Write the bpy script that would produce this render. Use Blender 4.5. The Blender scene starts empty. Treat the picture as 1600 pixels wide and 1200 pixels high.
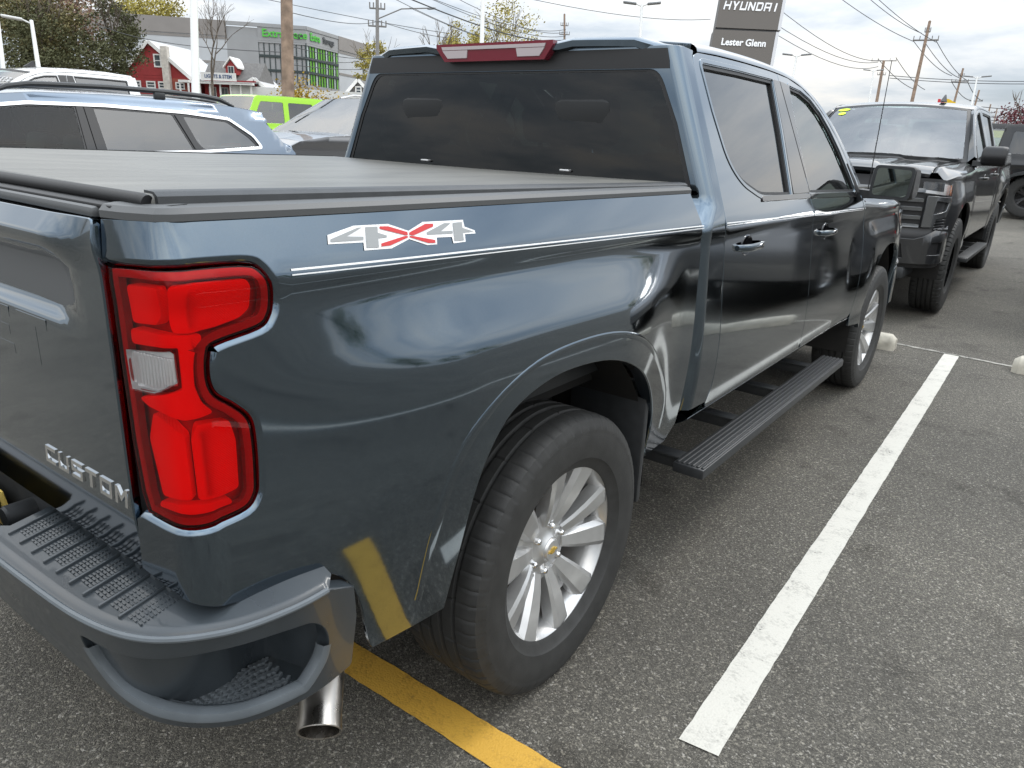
import bpy, bmesh, math, random
import numpy as np
from mathutils import Vector, Matrix, Euler
from mathutils.geometry import delaunay_2d_cdt
R = math.radians
PI = math.pi
random.seed(7)
scene = bpy.context.scene
C = scene.collection

# ------------------------------------------------------------------ camera, sky, sun, exposure
cd = bpy.data.cameras.new('camera')
cam = bpy.data.objects.new('camera', cd)
C.objects.link(cam)
cd.sensor_width = 36.0
cd.lens = 36.0 * 1150.76 / 1600.0
cd.clip_start = .05
cd.clip_end = 3000
_r = Vector((.7968859, .60272716, .04114406))
_u = Vector((-.22400739, .23154418, .94668262))
_f = Vector((-.56106466, .7636146, -.31952963))
cam.matrix_world = Matrix(((_r.x, _u.x, -_f.x, 1.93972), (_r.y, _u.y, -_f.y, -1.58371), (_r.z, _u.z, -_f.z, 1.53987), (0, 0, 0, 1)))
scene.camera = cam

SUN_EL, SUN_AZ = R(48), R(20)          # azimuth from +y towards +x
world = bpy.data.worlds.new('World')
scene.world = world
world.use_nodes = True
wn = world.node_tree
wn.nodes.clear()
def wnode(t, **k):
    n = wn.nodes.new(t)
    for a, b in k.items():
        setattr(n, a, b)
    return n
def wl(a, b): wn.links.new(a, b)
out = wnode('ShaderNodeOutputWorld')
bg = wnode('ShaderNodeBackground')
bg.inputs['Strength'].default_value = .1
wl(bg.outputs[0], out.inputs[0])
sky = wnode('ShaderNodeTexSky', sky_type='NISHITA')
sky.sun_disc = False
sky.sun_elevation = SUN_EL
sky.sun_rotation = SUN_AZ
tc = wnode('ShaderNodeTexCoord')
sep = wnode('ShaderNodeSeparateXYZ')
wl(tc.outputs['Generated'], sep.inputs[0])
def wmath(op, a, b=None, c=None):
    n = wnode('ShaderNodeMath', operation=op)
    for i, v in enumerate((a, b, c)):
        if v is None: continue
        if isinstance(v, (int, float)): n.inputs[i].default_value = v
        else: wl(v, n.inputs[i])
    return n.outputs[0]
zc = wmath('MAXIMUM', sep.outputs['Z'], 0.0)
den = wmath('ADD', zc, .16)
px = wmath('DIVIDE', sep.outputs['X'], den)
py = wmath('DIVIDE', sep.outputs['Y'], den)
comb = wnode('ShaderNodeCombineXYZ')
wl(px, comb.inputs[0]); wl(py, comb.inputs[1])
def wnoise(scale, detail, rough, off, dist=.0):
    mp = wnode('ShaderNodeMapping')
    mp.inputs['Location'].default_value = off
    wl(comb.outputs[0], mp.inputs[0])
    n = wnode('ShaderNodeTexNoise')
    n.inputs['Scale'].default_value = scale
    n.inputs['Detail'].default_value = detail
    n.inputs['Roughness'].default_value = rough
    n.inputs['Distortion'].default_value = dist
    wl(mp.outputs[0], n.inputs['Vector'])
    return n.outputs['Fac']
n1 = wnoise(.75, 7, .55, (3.1, .4, 0), .3)
n2 = wnoise(1.7, 6, .6, (7.7, 2.2, 0), .2)
def wramp(fac, stops):
    n = wnode('ShaderNodeValToRGB')
    e = n.color_ramp.elements
    while len(e) < len(stops): e.new(.5)
    for el, (p_, c_) in zip(e, stops):
        el.position = p_; el.color = c_
    wl(fac, n.inputs[0])
    return n.outputs[0]
nm = wmath('ADD', wmath('MULTIPLY', n1, .65), wmath('MULTIPLY', n2, .35))
ccol = wramp(nm, [(.37, (.50, .58, .68, 1)), (.45, (.66, .73, .81, 1)), (.52, (.86, .90, .94, 1)), (.61, (1.08, 1.06, 1.02, 1))])
lum = wmath('ADD', wmath('MULTIPLY_ADD', zc, 26.0, 8.0), wmath('MULTIPLY', wmath('MULTIPLY', zc, zc), 5.0))             # overcast: brighter towards the zenith
vm = wnode('ShaderNodeVectorMath', operation='SCALE')
wl(ccol, vm.inputs[0]); wl(lum, vm.inputs['Scale'])
cov = wramp(nm, [(.30, (.72, .72, .72, 1)), (.5, (.94, .94, .94, 1))])
mx = wnode('ShaderNodeMix', data_type='RGBA')
wl(cov, mx.inputs[0]); wl(sky.outputs[0], mx.inputs[6]); wl(vm.outputs[0], mx.inputs[7])
wl(mx.outputs[2], bg.inputs['Color'])

sd = bpy.data.lights.new('sun', 'SUN')
sd.energy = 1.1
sd.angle = R(14)
sd.color = (1, .95, .88)
sun = bpy.data.objects.new('sun', sd)
C.objects.link(sun)
_sd = Vector((math.sin(SUN_AZ) * math.cos(SUN_EL), math.cos(SUN_AZ) * math.cos(SUN_EL), math.sin(SUN_EL)))
sun.rotation_euler = (-_sd).to_track_quat('-Z', 'Y').to_euler()
vs = scene.view_settings
vs.view_transform = 'Standard'
vs.look = 'None'
vs.exposure = 0.0
vs.gamma = 1.0
vs.use_curve_mapping = False
scene.cycles.max_bounces = 10
scene.cycles.transparent_max_bounces = 12

# ------------------------------------------------------------------ materials
def nodes_of(name):
    m = bpy.data.materials.new(name)
    m.use_nodes = True
    nt = m.node_tree
    return m, nt, nt.nodes['Principled BSDF']
def setp(b, **k):
    for a, v in k.items():
        n = a.replace('_', ' ')
        for q in (n, n.title(), n.capitalize()):
            if q in b.inputs:
                b.inputs[q].default_value = v
                break
def col(c): return (c[0], c[1], c[2], 1)
def M(name, c, rough=.5, metal=0., spec=.5, coat=0., noise=0., nscale=8., bump=0., bscale=200., coat_ior=1.5, rvar=0.):
    m, nt, b = nodes_of(name)
    b.inputs['Base Color'].default_value = col(c)
    b.inputs['Roughness'].default_value = rough
    b.inputs['Metallic'].default_value = metal
    b.inputs['Specular IOR Level'].default_value = spec
    b.inputs['Coat Weight'].default_value = coat
    b.inputs['Coat Roughness'].default_value = .03
    b.inputs['Coat IOR'].default_value = coat_ior
    tcn = nt.nodes.new('ShaderNodeTexCoord')
    if noise or rvar:
        n = nt.nodes.new('ShaderNodeTexNoise')
        n.inputs['Scale'].default_value = nscale
        n.inputs['Detail'].default_value = 6
        nt.links.new(tcn.outputs['Object'], n.inputs['Vector'])
        if noise:
            r_ = nt.nodes.new('ShaderNodeMapRange')
            r_.inputs['From Min'].default_value = .3; r_.inputs['From Max'].default_value = .7
            r_.inputs['To Min'].default_value = 1 - noise; r_.inputs['To Max'].default_value = 1 + noise
            nt.links.new(n.outputs['Fac'], r_.inputs[0])
            mu = nt.nodes.new('ShaderNodeVectorMath'); mu.operation = 'SCALE'
            mu.inputs[0].default_value = c[:3]
            nt.links.new(r_.outputs[0], mu.inputs['Scale'])
            nt.links.new(mu.outputs[0], b.inputs['Base Color'])
        if rvar:
            r2 = nt.nodes.new('ShaderNodeMapRange')
            r2.inputs['From Min'].default_value = .3; r2.inputs['From Max'].default_value = .7
            r2.inputs['To Min'].default_value = max(0, rough - rvar); r2.inputs['To Max'].default_value = rough + rvar
            nt.links.new(n.outputs['Fac'], r2.inputs[0])
            nt.links.new(r2.outputs[0], b.inputs['Roughness'])
    if bump:
        n = nt.nodes.new('ShaderNodeTexNoise')
        n.inputs['Scale'].default_value = bscale
        n.inputs['Detail'].default_value = 4
        nt.links.new(tcn.outputs['Object'], n.inputs['Vector'])
        bp = nt.nodes.new('ShaderNodeBump')
        bp.inputs['Strength'].default_value = bump
        bp.inputs['Distance'].default_value = .004
        nt.links.new(n.outputs['Fac'], bp.inputs['Height'])
        nt.links.new(bp.outputs[0], b.inputs['Normal'])
    return m
def paint(name, c, rough=.32, coat_ior=1.6, metal=.85, dust=.0):
    """metallic flake base under clear coat, with faint road dust"""
    m, nt, b = nodes_of(name)
    b.inputs['Metallic'].default_value = metal
    b.inputs['Roughness'].default_value = rough
    b.inputs['Coat Weight'].default_value = 1.0
    b.inputs['Coat Roughness'].default_value = .03
    b.inputs['Coat IOR'].default_value = coat_ior
    tcn = nt.nodes.new('ShaderNodeTexCoord')
    v = nt.nodes.new('ShaderNodeTexVoronoi'); v.inputs['Scale'].default_value = 900
    nt.links.new(tcn.outputs['Object'], v.inputs['Vector'])
    r_ = nt.nodes.new('ShaderNodeMapRange')
    r_.inputs['To Min'].default_value = .95; r_.inputs['To Max'].default_value = 1.05
    nt.links.new(v.outputs['Color'], r_.inputs[0])
    mu = nt.nodes.new('ShaderNodeVectorMath'); mu.operation = 'SCALE'
    mu.inputs[0].default_value = c
    nt.links.new(r_.outputs[0], mu.inputs['Scale'])
    src = mu.outputs[0]
    if dust:
        n = nt.nodes.new('ShaderNodeTexNoise'); n.inputs['Scale'].default_value = 3.5; n.inputs['Detail'].default_value = 9
        n.inputs['Roughness'].default_value = .65
        nt.links.new(tcn.outputs['Object'], n.inputs['Vector'])
        n2_ = nt.nodes.new('ShaderNodeTexNoise'); n2_.inputs['Scale'].default_value = 160; n2_.inputs['Detail'].default_value = 2
        nt.links.new(tcn.outputs['Object'], n2_.inputs['Vector'])
        mm = nt.nodes.new('ShaderNodeMath'); mm.operation = 'MULTIPLY'
        nt.links.new(n.outputs['Fac'], mm.inputs[0]); nt.links.new(n2_.outputs['Fac'], mm.inputs[1])
        r3 = nt.nodes.new('ShaderNodeMapRange'); r3.inputs['From Min'].default_value = .2; r3.inputs['From Max'].default_value = .42
        r3.inputs['To Max'].default_value = dust
        nt.links.new(mm.outputs[0], r3.inputs[0])
        r4 = nt.nodes.new('ShaderNodeMapRange'); r4.inputs['From Min'].default_value = .2; r4.inputs['From Max'].default_value = .42
        r4.inputs['To Min'].default_value = .045; r4.inputs['To Max'].default_value = .045 + dust * .8
        nt.links.new(mm.outputs[0], r4.inputs[0])
        nt.links.new(r4.outputs[0], b.inputs['Coat Roughness'])
        mxn = nt.nodes.new('ShaderNodeMix'); mxn.data_type = 'RGBA'
        nt.links.new(r3.outputs[0], mxn.inputs[0]); nt.links.new(src, mxn.inputs[6])
        mxn.inputs[7].default_value = (.22, .20, .17, 1)
        src = mxn.outputs[2]
    nt.links.new(src, b.inputs['Base Color'])
    return m
def glass(name, tint, refl=1.0, rough=0.0, ior=1.52):
    """thin pane: tinted see-through with mirror reflection by Fresnel"""
    m = bpy.data.materials.new(name); m.use_nodes = True
    nt = m.node_tree; nt.nodes.clear()
    o = nt.nodes.new('ShaderNodeOutputMaterial')
    t = nt.nodes.new('ShaderNodeBsdfTransparent'); t.inputs[0].default_value = col(tint)
    g = nt.nodes.new('ShaderNodeBsdfGlossy'); g.inputs['Roughness'].default_value = rough
    g.inputs[0].default_value = (refl, refl, refl, 1)
    fr = nt.nodes.new('ShaderNodeFresnel'); fr.inputs[0].default_value = ior
    mxs = nt.nodes.new('ShaderNodeMixShader')
    nt.links.new(fr.outputs[0], mxs.inputs[0]); nt.links.new(t.outputs[0], mxs.inputs[1]); nt.links.new(g.outputs[0], mxs.inputs[2])
    nt.links.new(mxs.outputs[0], o.inputs[0])
    return m

MT = {}
MT['paint'] = paint('blue_grey_metallic_paint', (.058, .096, .134), .08, 1.80, 1.0, .025)
MT['black_paint'] = paint('black_paint', (.012, .013, .015), .3, 1.6, .3, .03)
MT['white_paint'] = paint('white_paint', (.80, .80, .79), .4, 1.5, 0.0)
MT['blue_paint'] = paint('steel_blue_paint', (.15, .193, .25), .38, 1.5, .6)
MT['grey_paint'] = paint('granite_grey_paint', (.20, .20, .205), .35, 1.6, .7)
MT['lime_paint'] = paint('lime_paint', (.40, .80, .02), .4, 1.5, 0.0)
MT['plastic'] = M('dark_plastic', (.030, .032, .034), .42, noise=.15, nscale=30, bump=.12, bscale=900)
MT['bumper'] = M('dark_grey_bumper_coat', (.032, .039, .045), .33, coat=.35, noise=.10, nscale=12, bump=.05, bscale=1200, rvar=.07)
MT['bumper_trim'] = M('satin_bumper_lip', (.11, .125, .137), .40, noise=.1, nscale=20)
MT['black'] = M('black_trim', (.010, .010, .011), .5)
MT['gloss_black'] = M('gloss_black', (.008, .008, .009), .08, coat=.5)
MT['void'] = M('dark_underbody', (.012, .011, .010), .8, noise=.3)
MT['rubber'] = M('tyre_rubber', (.026, .026, .025), .62, noise=.22, nscale=26, bump=.15, bscale=300)
MT['rail_cap'] = M('bed_rail_cap', (.085, .088, .09), .5, bump=.06, bscale=800)
MT['alloy'] = M('silver_alloy', (.56, .56, .555), .30, metal=.72, coat=.5, noise=.06, nscale=25)
MT['alloy_dark'] = M('alloy_shadow', (.10, .10, .10), .5, metal=.5)
MT['black_alloy'] = M('black_alloy', (.02, .02, .022), .25, metal=.3, coat=.6)
MT['chrome'] = M('chrome', (.86, .86, .86), .08, metal=1)
MT['satin'] = M('dark_satin_trim', (.16, .165, .17), .18, metal=.8, coat=.4)
MT['steel'] = M('exhaust_steel', (.50, .47, .43), .30, metal=1, noise=.15, nscale=14, rvar=.12)
MT['brake'] = M('rusty_brake_iron', (.16, .10, .065), .7, noise=.4, nscale=20)
MT['gold'] = M('gold_badge', (.75, .50, .10), .25, metal=.7)
MT['white'] = M('white_vinyl', (.82, .82, .82), .35)
MT['decal_red'] = M('red_vinyl', (.55, .03, .03), .35)
MT['decal_grey'] = M('grey_vinyl', (.30, .31, .31), .35)
MT['glass_dark'] = glass('privacy_glass', (.10, .115, .11))
MT['glass_side'] = glass('side_privacy_glass', (.13, .145, .14), 1.0, 0, 2.3)
MT['glass_thin'] = glass('thin_clear_glass', (.78, .92, .86), 1.0, 0, 1.5)
MT['glass'] = glass('clear_glass', (.70, .88, .80), 1.0, 0, 2.9)
MT['glass_ws'] = glass('windscreen_glass', (.62, .80, .72), 1.0, 0, 2.5)
MT['mirror'] = M('mirror_glass', (.20, .225, .205), .02, metal=1)
MT['lens'] = glass('clear_lens', (.92, .92, .92))
MT['red_lens'] = glass('red_lens', (1.0, .22, .22), .8, 0, 1.38)
MT['lamp_red'] = M('lamp_red_reflector', (1.0, .004, .012), .5, spec=.0)
def ribbed(m, scale, strength):
    nt = m.node_tree; b = nt.nodes['Principled BSDF']
    tcn = nt.nodes.new('ShaderNodeTexCoord'); w = nt.nodes.new('ShaderNodeTexWave'); w.inputs['Scale'].default_value = scale; w.bands_direction = 'DIAGONAL'
    nt.links.new(tcn.outputs['Object'], w.inputs['Vector'])
    bp = nt.nodes.new('ShaderNodeBump'); bp.inputs['Strength'].default_value = strength; bp.inputs['Distance'].default_value = .003
    nt.links.new(w.outputs['Fac'], bp.inputs['Height']); nt.links.new(bp.outputs[0], b.inputs['Normal'])
ribbed(MT['lamp_red'], 150, .18)
MT['lamp_dark'] = M('lamp_dark_red', (.36, .005, .018), .12, coat=1)
MT['lamp_white'] = M('lamp_silver_reflector', (.88, .88, .89), .22, metal=.35, coat=.5)
MT['stop_lamp'] = M('stop_lamp_lens', (.17, .012, .028), .15, coat=1)
MT['stop_clear'] = M('stop_lamp_clear', (.50, .44, .45), .2, coat=1)
MT['amber'] = M('amber_reflector', (.9, .25, .02), .25, coat=1)
MT['interior'] = M('interior_trim', (.035, .036, .037), .6)
MT['seat'] = M('seat_cloth', (.018, .019, .02), .8)
MT['headliner'] = M('headliner', (.30, .30, .29), .9)
MT['plate'] = M('plate_yellow', (.85, .62, .16), .4)
MT['ink'] = M('black_ink', (.01, .01, .012), .5)

def tonneau_mat():
    m, nt, b = nodes_of('tonneau_vinyl')
    b.inputs['Roughness'].default_value = .40
    b.inputs['Specular IOR Level'].default_value = .75
    tcn = nt.nodes.new('ShaderNodeTexCoord')
    mp = nt.nodes.new('ShaderNodeMapping'); mp.inputs['Scale'].default_value = (1.2, .35, 1)
    nt.links.new(tcn.outputs['Object'], mp.inputs[0])
    n = nt.nodes.new('ShaderNodeTexNoise'); n.inputs['Scale'].default_value = 7; n.inputs['Detail'].default_value = 8
    nt.links.new(mp.outputs[0], n.inputs['Vector'])
    cr = nt.nodes.new('ShaderNodeValToRGB')
    cr.color_ramp.elements[0].position = .3; cr.color_ramp.elements[0].color = (.098, .096, .087, 1)
    cr.color_ramp.elements[1].position = .72; cr.color_ramp.elements[1].color = (.158, .153, .136, 1)
    nt.links.new(n.outputs['Fac'], cr.inputs[0]); nt.links.new(cr.outputs[0], b.inputs['Base Color'])
    w = nt.nodes.new('ShaderNodeTexWave'); w.inputs['Scale'].default_value = 3; w.inputs['Distortion'].default_value = 4
    w.bands_direction = 'X'
    nt.links.new(tcn.outputs['Object'], w.inputs['Vector'])
    ad = nt.nodes.new('ShaderNodeMath'); ad.operation = 'ADD'
    nt.links.new(n.outputs['Fac'], ad.inputs[0]); nt.links.new(w.outputs['Fac'], ad.inputs[1])
    bp = nt.nodes.new('ShaderNodeBump'); bp.inputs['Strength'].default_value = .25; bp.inputs['Distance'].default_value = .006
    nt.links.new(ad.outputs[0], bp.inputs['Height']); nt.links.new(bp.outputs[0], b.inputs['Normal'])
    return m
MT['tonneau'] = tonneau_mat()

def asphalt_mat():
    m, nt, b = nodes_of('asphalt')
    L = nt.links.new
    tcn = nt.nodes.new('ShaderNodeTexCoord')
    def vor(scale):
        v = nt.nodes.new('ShaderNodeTexVoronoi'); v.inputs['Scale'].default_value = scale
        L(tcn.outputs['Object'], v.inputs['Vector']); return v
    def noi(scale, det=6, rough=.55):
        n = nt.nodes.new('ShaderNodeTexNoise'); n.inputs['Scale'].default_value = scale; n.inputs['Detail'].default_value = det
        n.inputs['Roughness'].default_value = rough
        L(tcn.outputs['Object'], n.inputs['Vector']); return n
    def ramp(f, st):
        n = nt.nodes.new('ShaderNodeValToRGB'); e = n.color_ramp.elements
        while len(e) < len(st): e.new(.5)
        for el, (p_, c_) in zip(e, st): el.position = p_; el.color = col(c_)
        L(f, n.inputs[0]); return n.outputs[0]
    v1 = vor(170); v2 = vor(330)
    s1 = nt.nodes.new('ShaderNodeSeparateColor'); L(v1.outputs['Color'], s1.inputs[0])
    s2 = nt.nodes.new('ShaderNodeSeparateColor'); L(v2.outputs['Color'], s2.inputs[0])
    c1 = ramp(s1.outputs[0], [(0, (0.070, 0.066, 0.058)), (.45, (0.109, 0.103, 0.090)), (.80, (0.179, 0.168, 0.144)), (.92, (0.320, 0.300, 0.252)), (.985, (.36, .345, .315))])
    c2 = ramp(s2.outputs[0], [(0, (0.056, 0.053, 0.047)), (.6, (0.102, 0.096, 0.084)), (.92, (0.218, 0.204, 0.175)), (1, (.30, .285, .26))])
    mxn = nt.nodes.new('ShaderNodeMix'); mxn.data_type = 'RGBA'
    gate = noi(60, 3); g2 = ramp(gate.outputs['Fac'], [(.44, (0, 0, 0)), (.56, (1, 1, 1))])
    L(g2, mxn.inputs[0]); L(c1, mxn.inputs[6]); L(c2, mxn.inputs[7])
    big = noi(.55, 8, .6); bf = ramp(big.outputs['Fac'], [(.3, (.62, .61, .60)), (.7, (1.06, 1.04, 1.0))])
    mul = nt.nodes.new('ShaderNodeMix'); mul.data_type = 'RGBA'; mul.blend_type = 'MULTIPLY'; mul.inputs[0].default_value = 1
    L(mxn.outputs[2], mul.inputs[6]); L(bf, mul.inputs[7])
    # oil spots
    oil = noi(2.3, 5, .6); of = ramp(oil.outputs['Fac'], [(.57, (1, 1, 1)), (.70, (.58, .57, .56))])
    mu2 = nt.nodes.new('ShaderNodeMix'); mu2.data_type = 'RGBA'; mu2.blend_type = 'MULTIPLY'; mu2.inputs[0].default_value = 1
    L(mul.outputs[2], mu2.inputs[6]); L(of, mu2.inputs[7])
    L(mu2.outputs[2], b.inputs['Base Color'])
    b.inputs['Roughness'].default_value = .8
    b.inputs['Specular IOR Level'].default_value = .3
    ad = nt.nodes.new('ShaderNodeMath'); ad.operation = 'ADD'
    L(v1.outputs['Distance'], ad.inputs[0]); L(v2.outputs['Distance'], ad.inputs[1])
    bp = nt.nodes.new('ShaderNodeBump'); bp.inputs['Strength'].default_value = .55; bp.inputs['Distance'].default_value = .005; bp.invert = True
    L(ad.outputs[0], bp.inputs['Height']); L(bp.outputs[0], b.inputs['Normal'])
    return m
MT['asphalt'] = asphalt_mat()

def line_paint(name, c, wear):
    """road paint worn through to the asphalt"""
    m, nt, b = nodes_of(name); L = nt.links.new
    tcn = nt.nodes.new('ShaderNodeTexCoord')
    n = nt.nodes.new('ShaderNodeTexNoise'); n.inputs['Scale'].default_value = 9; n.inputs['Detail'].default_value = 10; n.inputs['Roughness'].default_value = .7
    v = nt.nodes.new('ShaderNodeTexVoronoi'); v.inputs['Scale'].default_value = 150
    L(tcn.outputs['Object'], n.inputs['Vector']); L(tcn.outputs['Object'], v.inputs['Vector'])
    s = nt.nodes.new('ShaderNodeSeparateColor'); L(v.outputs['Color'], s.inputs[0])
    ad = nt.nodes.new('ShaderNodeMath'); ad.operation = 'MULTIPLY_ADD'; ad.inputs[1].default_value = .22
    L(s.outputs[0], ad.inputs[0]); L(n.outputs['Fac'], ad.inputs[2])
    cr = nt.nodes.new('ShaderNodeValToRGB'); e = cr.color_ramp.elements
    e.new(.5)
    e[0].position = wear; e[0].color = (.07, .068, .062, 1)
    e[1].position = wear + .07; e[1].color = col([q * .72 for q in c])
    e[2].position = wear + .25; e[2].color = col(c)
    L(ad.outputs[0], cr.inputs[0]); L(cr.outputs[0], b.inputs['Base Color'])
    b.inputs['Roughness'].default_value = .7
    bp = nt.nodes.new('ShaderNodeBump'); bp.inputs['Strength'].default_value = .4; bp.inputs['Distance'].default_value = .003; bp.invert = True
    L(v.outputs['Distance'], bp.inputs['Height']); L(bp.outputs[0], b.inputs['Normal'])
    return m
MT['line_white'] = line_paint('white_line_paint', (.54, .52, .465), .335)
MT['line_yellow'] = line_paint('yellow_line_paint', (.58, .33, .045), .34)
MT['line_faded'] = line_paint('faded_line_paint', (.36, .345, .30), .50)
MT['concrete'] = M('concrete', (.46, .43, .36), .85, noise=.25, nscale=12, bump=.5, bscale=60)

# ------------------------------------------------------------------ mesh helpers
def link(name, me, parent=None):
    o = bpy.data.objects.new(name, me)
    C.objects.link(o)
    if parent is not None: o.parent = parent
    return o
def tag(o, label=None, cat=None, group=None, kind=None):
    if label: o['label'] = label
    if cat: o['category'] = cat
    if group: o['group'] = group
    if kind: o['kind'] = kind
    return o
def empty(name, loc=(0, 0, 0), rz=0., sc=None):
    o = bpy.data.objects.new(name, None)
    C.objects.link(o)
    o.location = loc
    o.rotation_euler = (0, 0, rz)
    o.empty_display_size = .2
    if sc: o.scale = sc
    return o
def mk(name, V, F, mat, parent=None, smooth=35):
    me = bpy.data.meshes.new(name)
    me.from_pydata([tuple(v) for v in V], [], F)
    me.update()
    if smooth:
        me.polygons.foreach_set('use_smooth', [True] * len(me.polygons))
        me.set_sharp_from_angle(angle=R(smooth))
    if mat is not None:
        me.materials.append(MT[mat] if isinstance(mat, str) else mat)
    return link(name, me, parent)
class MB:
    def __init__(s): s.v = []; s.f = []
    def add(s, V, F):
        n = len(s.v); s.v += [tuple(q) for q in V]; s.f += [tuple(i + n for i in f) for f in F]; return s
    def box(s, x0, x1, y0, y1, z0, z1, bv=0., m=None):
        if bv <= 0:
            V = [(x, y, z) for z in (z0, z1) for y in (y0, y1) for x in (x0, x1)]
            F = [(0, 2, 3, 1), (4, 5, 7, 6), (0, 1, 5, 4), (2, 6, 7, 3), (0, 4, 6, 2), (1, 3, 7, 5)]
        else:
            bv = min(bv, (x1 - x0) * .45, (y1 - y0) * .45, (z1 - z0) * .45)
            bm = bmesh.new()
            bmesh.ops.create_cube(bm, size=1)
            for q in bm.verts:
                q.co = Vector(((x0 + x1) / 2 + q.co.x * (x1 - x0), (y0 + y1) / 2 + q.co.y * (y1 - y0), (z0 + z1) / 2 + q.co.z * (z1 - z0)))
            bmesh.ops.bevel(bm, geom=bm.edges[:], offset=bv, segments=2, affect='EDGES', profile=.5)
            bm.verts.index_update()
            V = [q.co.copy() for q in bm.verts]; F = [[l.index for l in f.verts] for f in bm.faces]
            bm.free()
        if m is not None: V = [m @ Vector(q) for q in V]
        return s.add(V, F)
    def tube(s, pts, r, n=10, cap=True):
        pts = [Vector(q) for q in pts]
        rs = r if isinstance(r, (list, tuple)) else [r] * len(pts)
        rings = []; prev = None
        for i, q in enumerate(pts):
            t = (pts[min(i + 1, len(pts) - 1)] - pts[max(i - 1, 0)]).normalized()
            if prev is None:
                a = t.orthogonal().normalized()
            else:
                a = (prev - t * prev.dot(t)).normalized()
            prev = a; b = t.cross(a)
            rings.append([q + (a * math.cos(2 * PI * k / n) + b * math.sin(2 * PI * k / n)) * rs[i] for k in range(n)])
        return s.loft(rings, True, cap)
    def loft(s, rings, closed=True, cap=False):
        n = len(rings[0]); V = [q for rg in rings for q in rg]; F = []
        for i in range(len(rings) - 1):
            for k in range(n if closed else n - 1):
                k2 = (k + 1) % n
                F.append((i * n + k, i * n + k2, (i + 1) * n + k2, (i + 1) * n + k))
        if cap:
            F.append(tuple(range(n - 1, -1, -1))); F.append(tuple((len(rings) - 1) * n + k for k in range(n)))
        return s.add(V, F)
    def lathe(s, prof, n=48, axis='x', closed=False):
        """prof: list of (r, a); axis position a along axis"""
        rings = []
        for k in range(n):
            c, q = math.cos(2 * PI * k / n), math.sin(2 * PI * k / n)
            if axis == 'x': rings.append([(a, r * c, r * q) for r, a in prof])
            elif axis == 'y': rings.append([(r * q, a, r * c) for r, a in prof])
            else: rings.append([(r * c, r * q, a) for r, a in prof])
        m = len(prof); V = [q for g in rings for q in g]; F = []
        for k in range(n):
            k2 = (k + 1) % n
            for i in range(m if closed else m - 1):
                i2 = (i + 1) % m
                F.append((k * m + i, k2 * m + i, k2 * m + i2, k * m + i2))
        return s.add(V, F)
    def prism(s, poly, a0, a1, f):
        """poly 2D (CCW), f(u,v,w)->xyz, w from a0 to a1"""
        n = len(poly)
        V = [f(u, v, a0) for u, v in poly] + [f(u, v, a1) for u, v in poly]
        F = [tuple(range(n - 1, -1, -1)), tuple(range(n, 2 * n))] + [(i, (i + 1) % n, n + (i + 1) % n, n + i) for i in range(n)]
        return s.add(V, F)
    def mirror(s):
        n = len(s.v); v = [(-x, y, z) for x, y, z in s.v]; f = [tuple(i + n for i in reversed(q)) for q in s.f]
        s.v += v; s.f += f; return s
    def flipx(s):
        s.v = [(-x, y, z) for x, y, z in s.v]; s.f = [tuple(reversed(q)) for q in s.f]; return s
    def xf(s, m): s.v = [tuple(m @ Vector(q)) for q in s.v]; return s
    def build(s, name, mat, parent=None, smooth=35):
        return mk(name, s.v, s.f, mat, parent, smooth)

def spl(P, n=6, closed=False):
    """Catmull-Rom resampling"""
    o = []; N = len(P)
    for i in range(N if closed else N - 1):
        g = (lambda j: P[j % N]) if closed else (lambda j: P[min(max(j, 0), N - 1)])
        a, b, c, d = g(i - 1), g(i), g(i + 1), g(i + 2)
        for k in range(n):
            t = k / n
            o.append(tuple(.5 * (2 * b[q] + (c[q] - a[q]) * t + (2 * a[q] - 5 * b[q] + 4 * c[q] - d[q]) * t * t + (3 * b[q] - a[q] - 3 * c[q] + d[q]) * t ** 3) for q in range(len(b))))
    if not closed: o.append(tuple(P[-1]))
    return o
def rnd(P, r, n=5):
    """round the corners of a closed polygon; r scalar or list"""
    o = []; N = len(P)
    for i in range(N):
        rr = r[i] if isinstance(r, (list, tuple)) else r
        p, a, b = Vector(P[i][:2]), Vector(P[i - 1][:2]), Vector(P[(i + 1) % N][:2])
        if rr <= 0: o.append(tuple(p)); continue
        da, db = (a - p), (b - p)
        q = min(rr, da.length * .48, db.length * .48)
        pa, pb = p + da.normalized() * q, p + db.normalized() * q
        for k in range(n + 1):
            t = k / n
            o.append(tuple(pa * (1 - t) ** 2 + p * 2 * t * (1 - t) + pb * t * t))
    return o
def area(P): return .5 * sum(P[i - 1][0] * P[i][1] - P[i][0] * P[i - 1][1] for i in range(len(P)))
def grow(P, d):
    """offset a closed 2D polygon outwards by d"""
    if area(P) < 0: P = P[::-1]
    o = []; N = len(P)
    for i in range(N):
        a, p, b = Vector(P[i - 1][:2]), Vector(P[i][:2]), Vector(P[(i + 1) % N][:2])
        t1 = (p - a).normalized(); t2 = (b - p).normalized()
        n_ = Vector((t1.y + t2.y, -t1.x - t2.x))
        if n_.length < 1e-6: n_ = Vector((t1.y, -t1.x))
        n_.normalize()
        k = d / max(.5, n_.dot(Vector((t1.y, -t1.x))))
        o.append((p.x + n_.x * k, p.y + n_.y * k))
    return o
RIM = ((.0006, .0002), (.0018, .0012), (.0024, .003), (.0026, .014))
def inside(pts, P):
    x, y = pts[:, 0], pts[:, 1]; r = np.zeros(len(pts), bool); N = len(P)
    for i in range(N):
        (x1, y1), (x2, y2) = P[i - 1][:2], P[i][:2]
        if y1 == y2: continue
        c = ((y1 > y) != (y2 > y)) & (x < (x2 - x1) * (y - y1) / (y2 - y1) + x1)
        r ^= c
    return r
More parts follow.
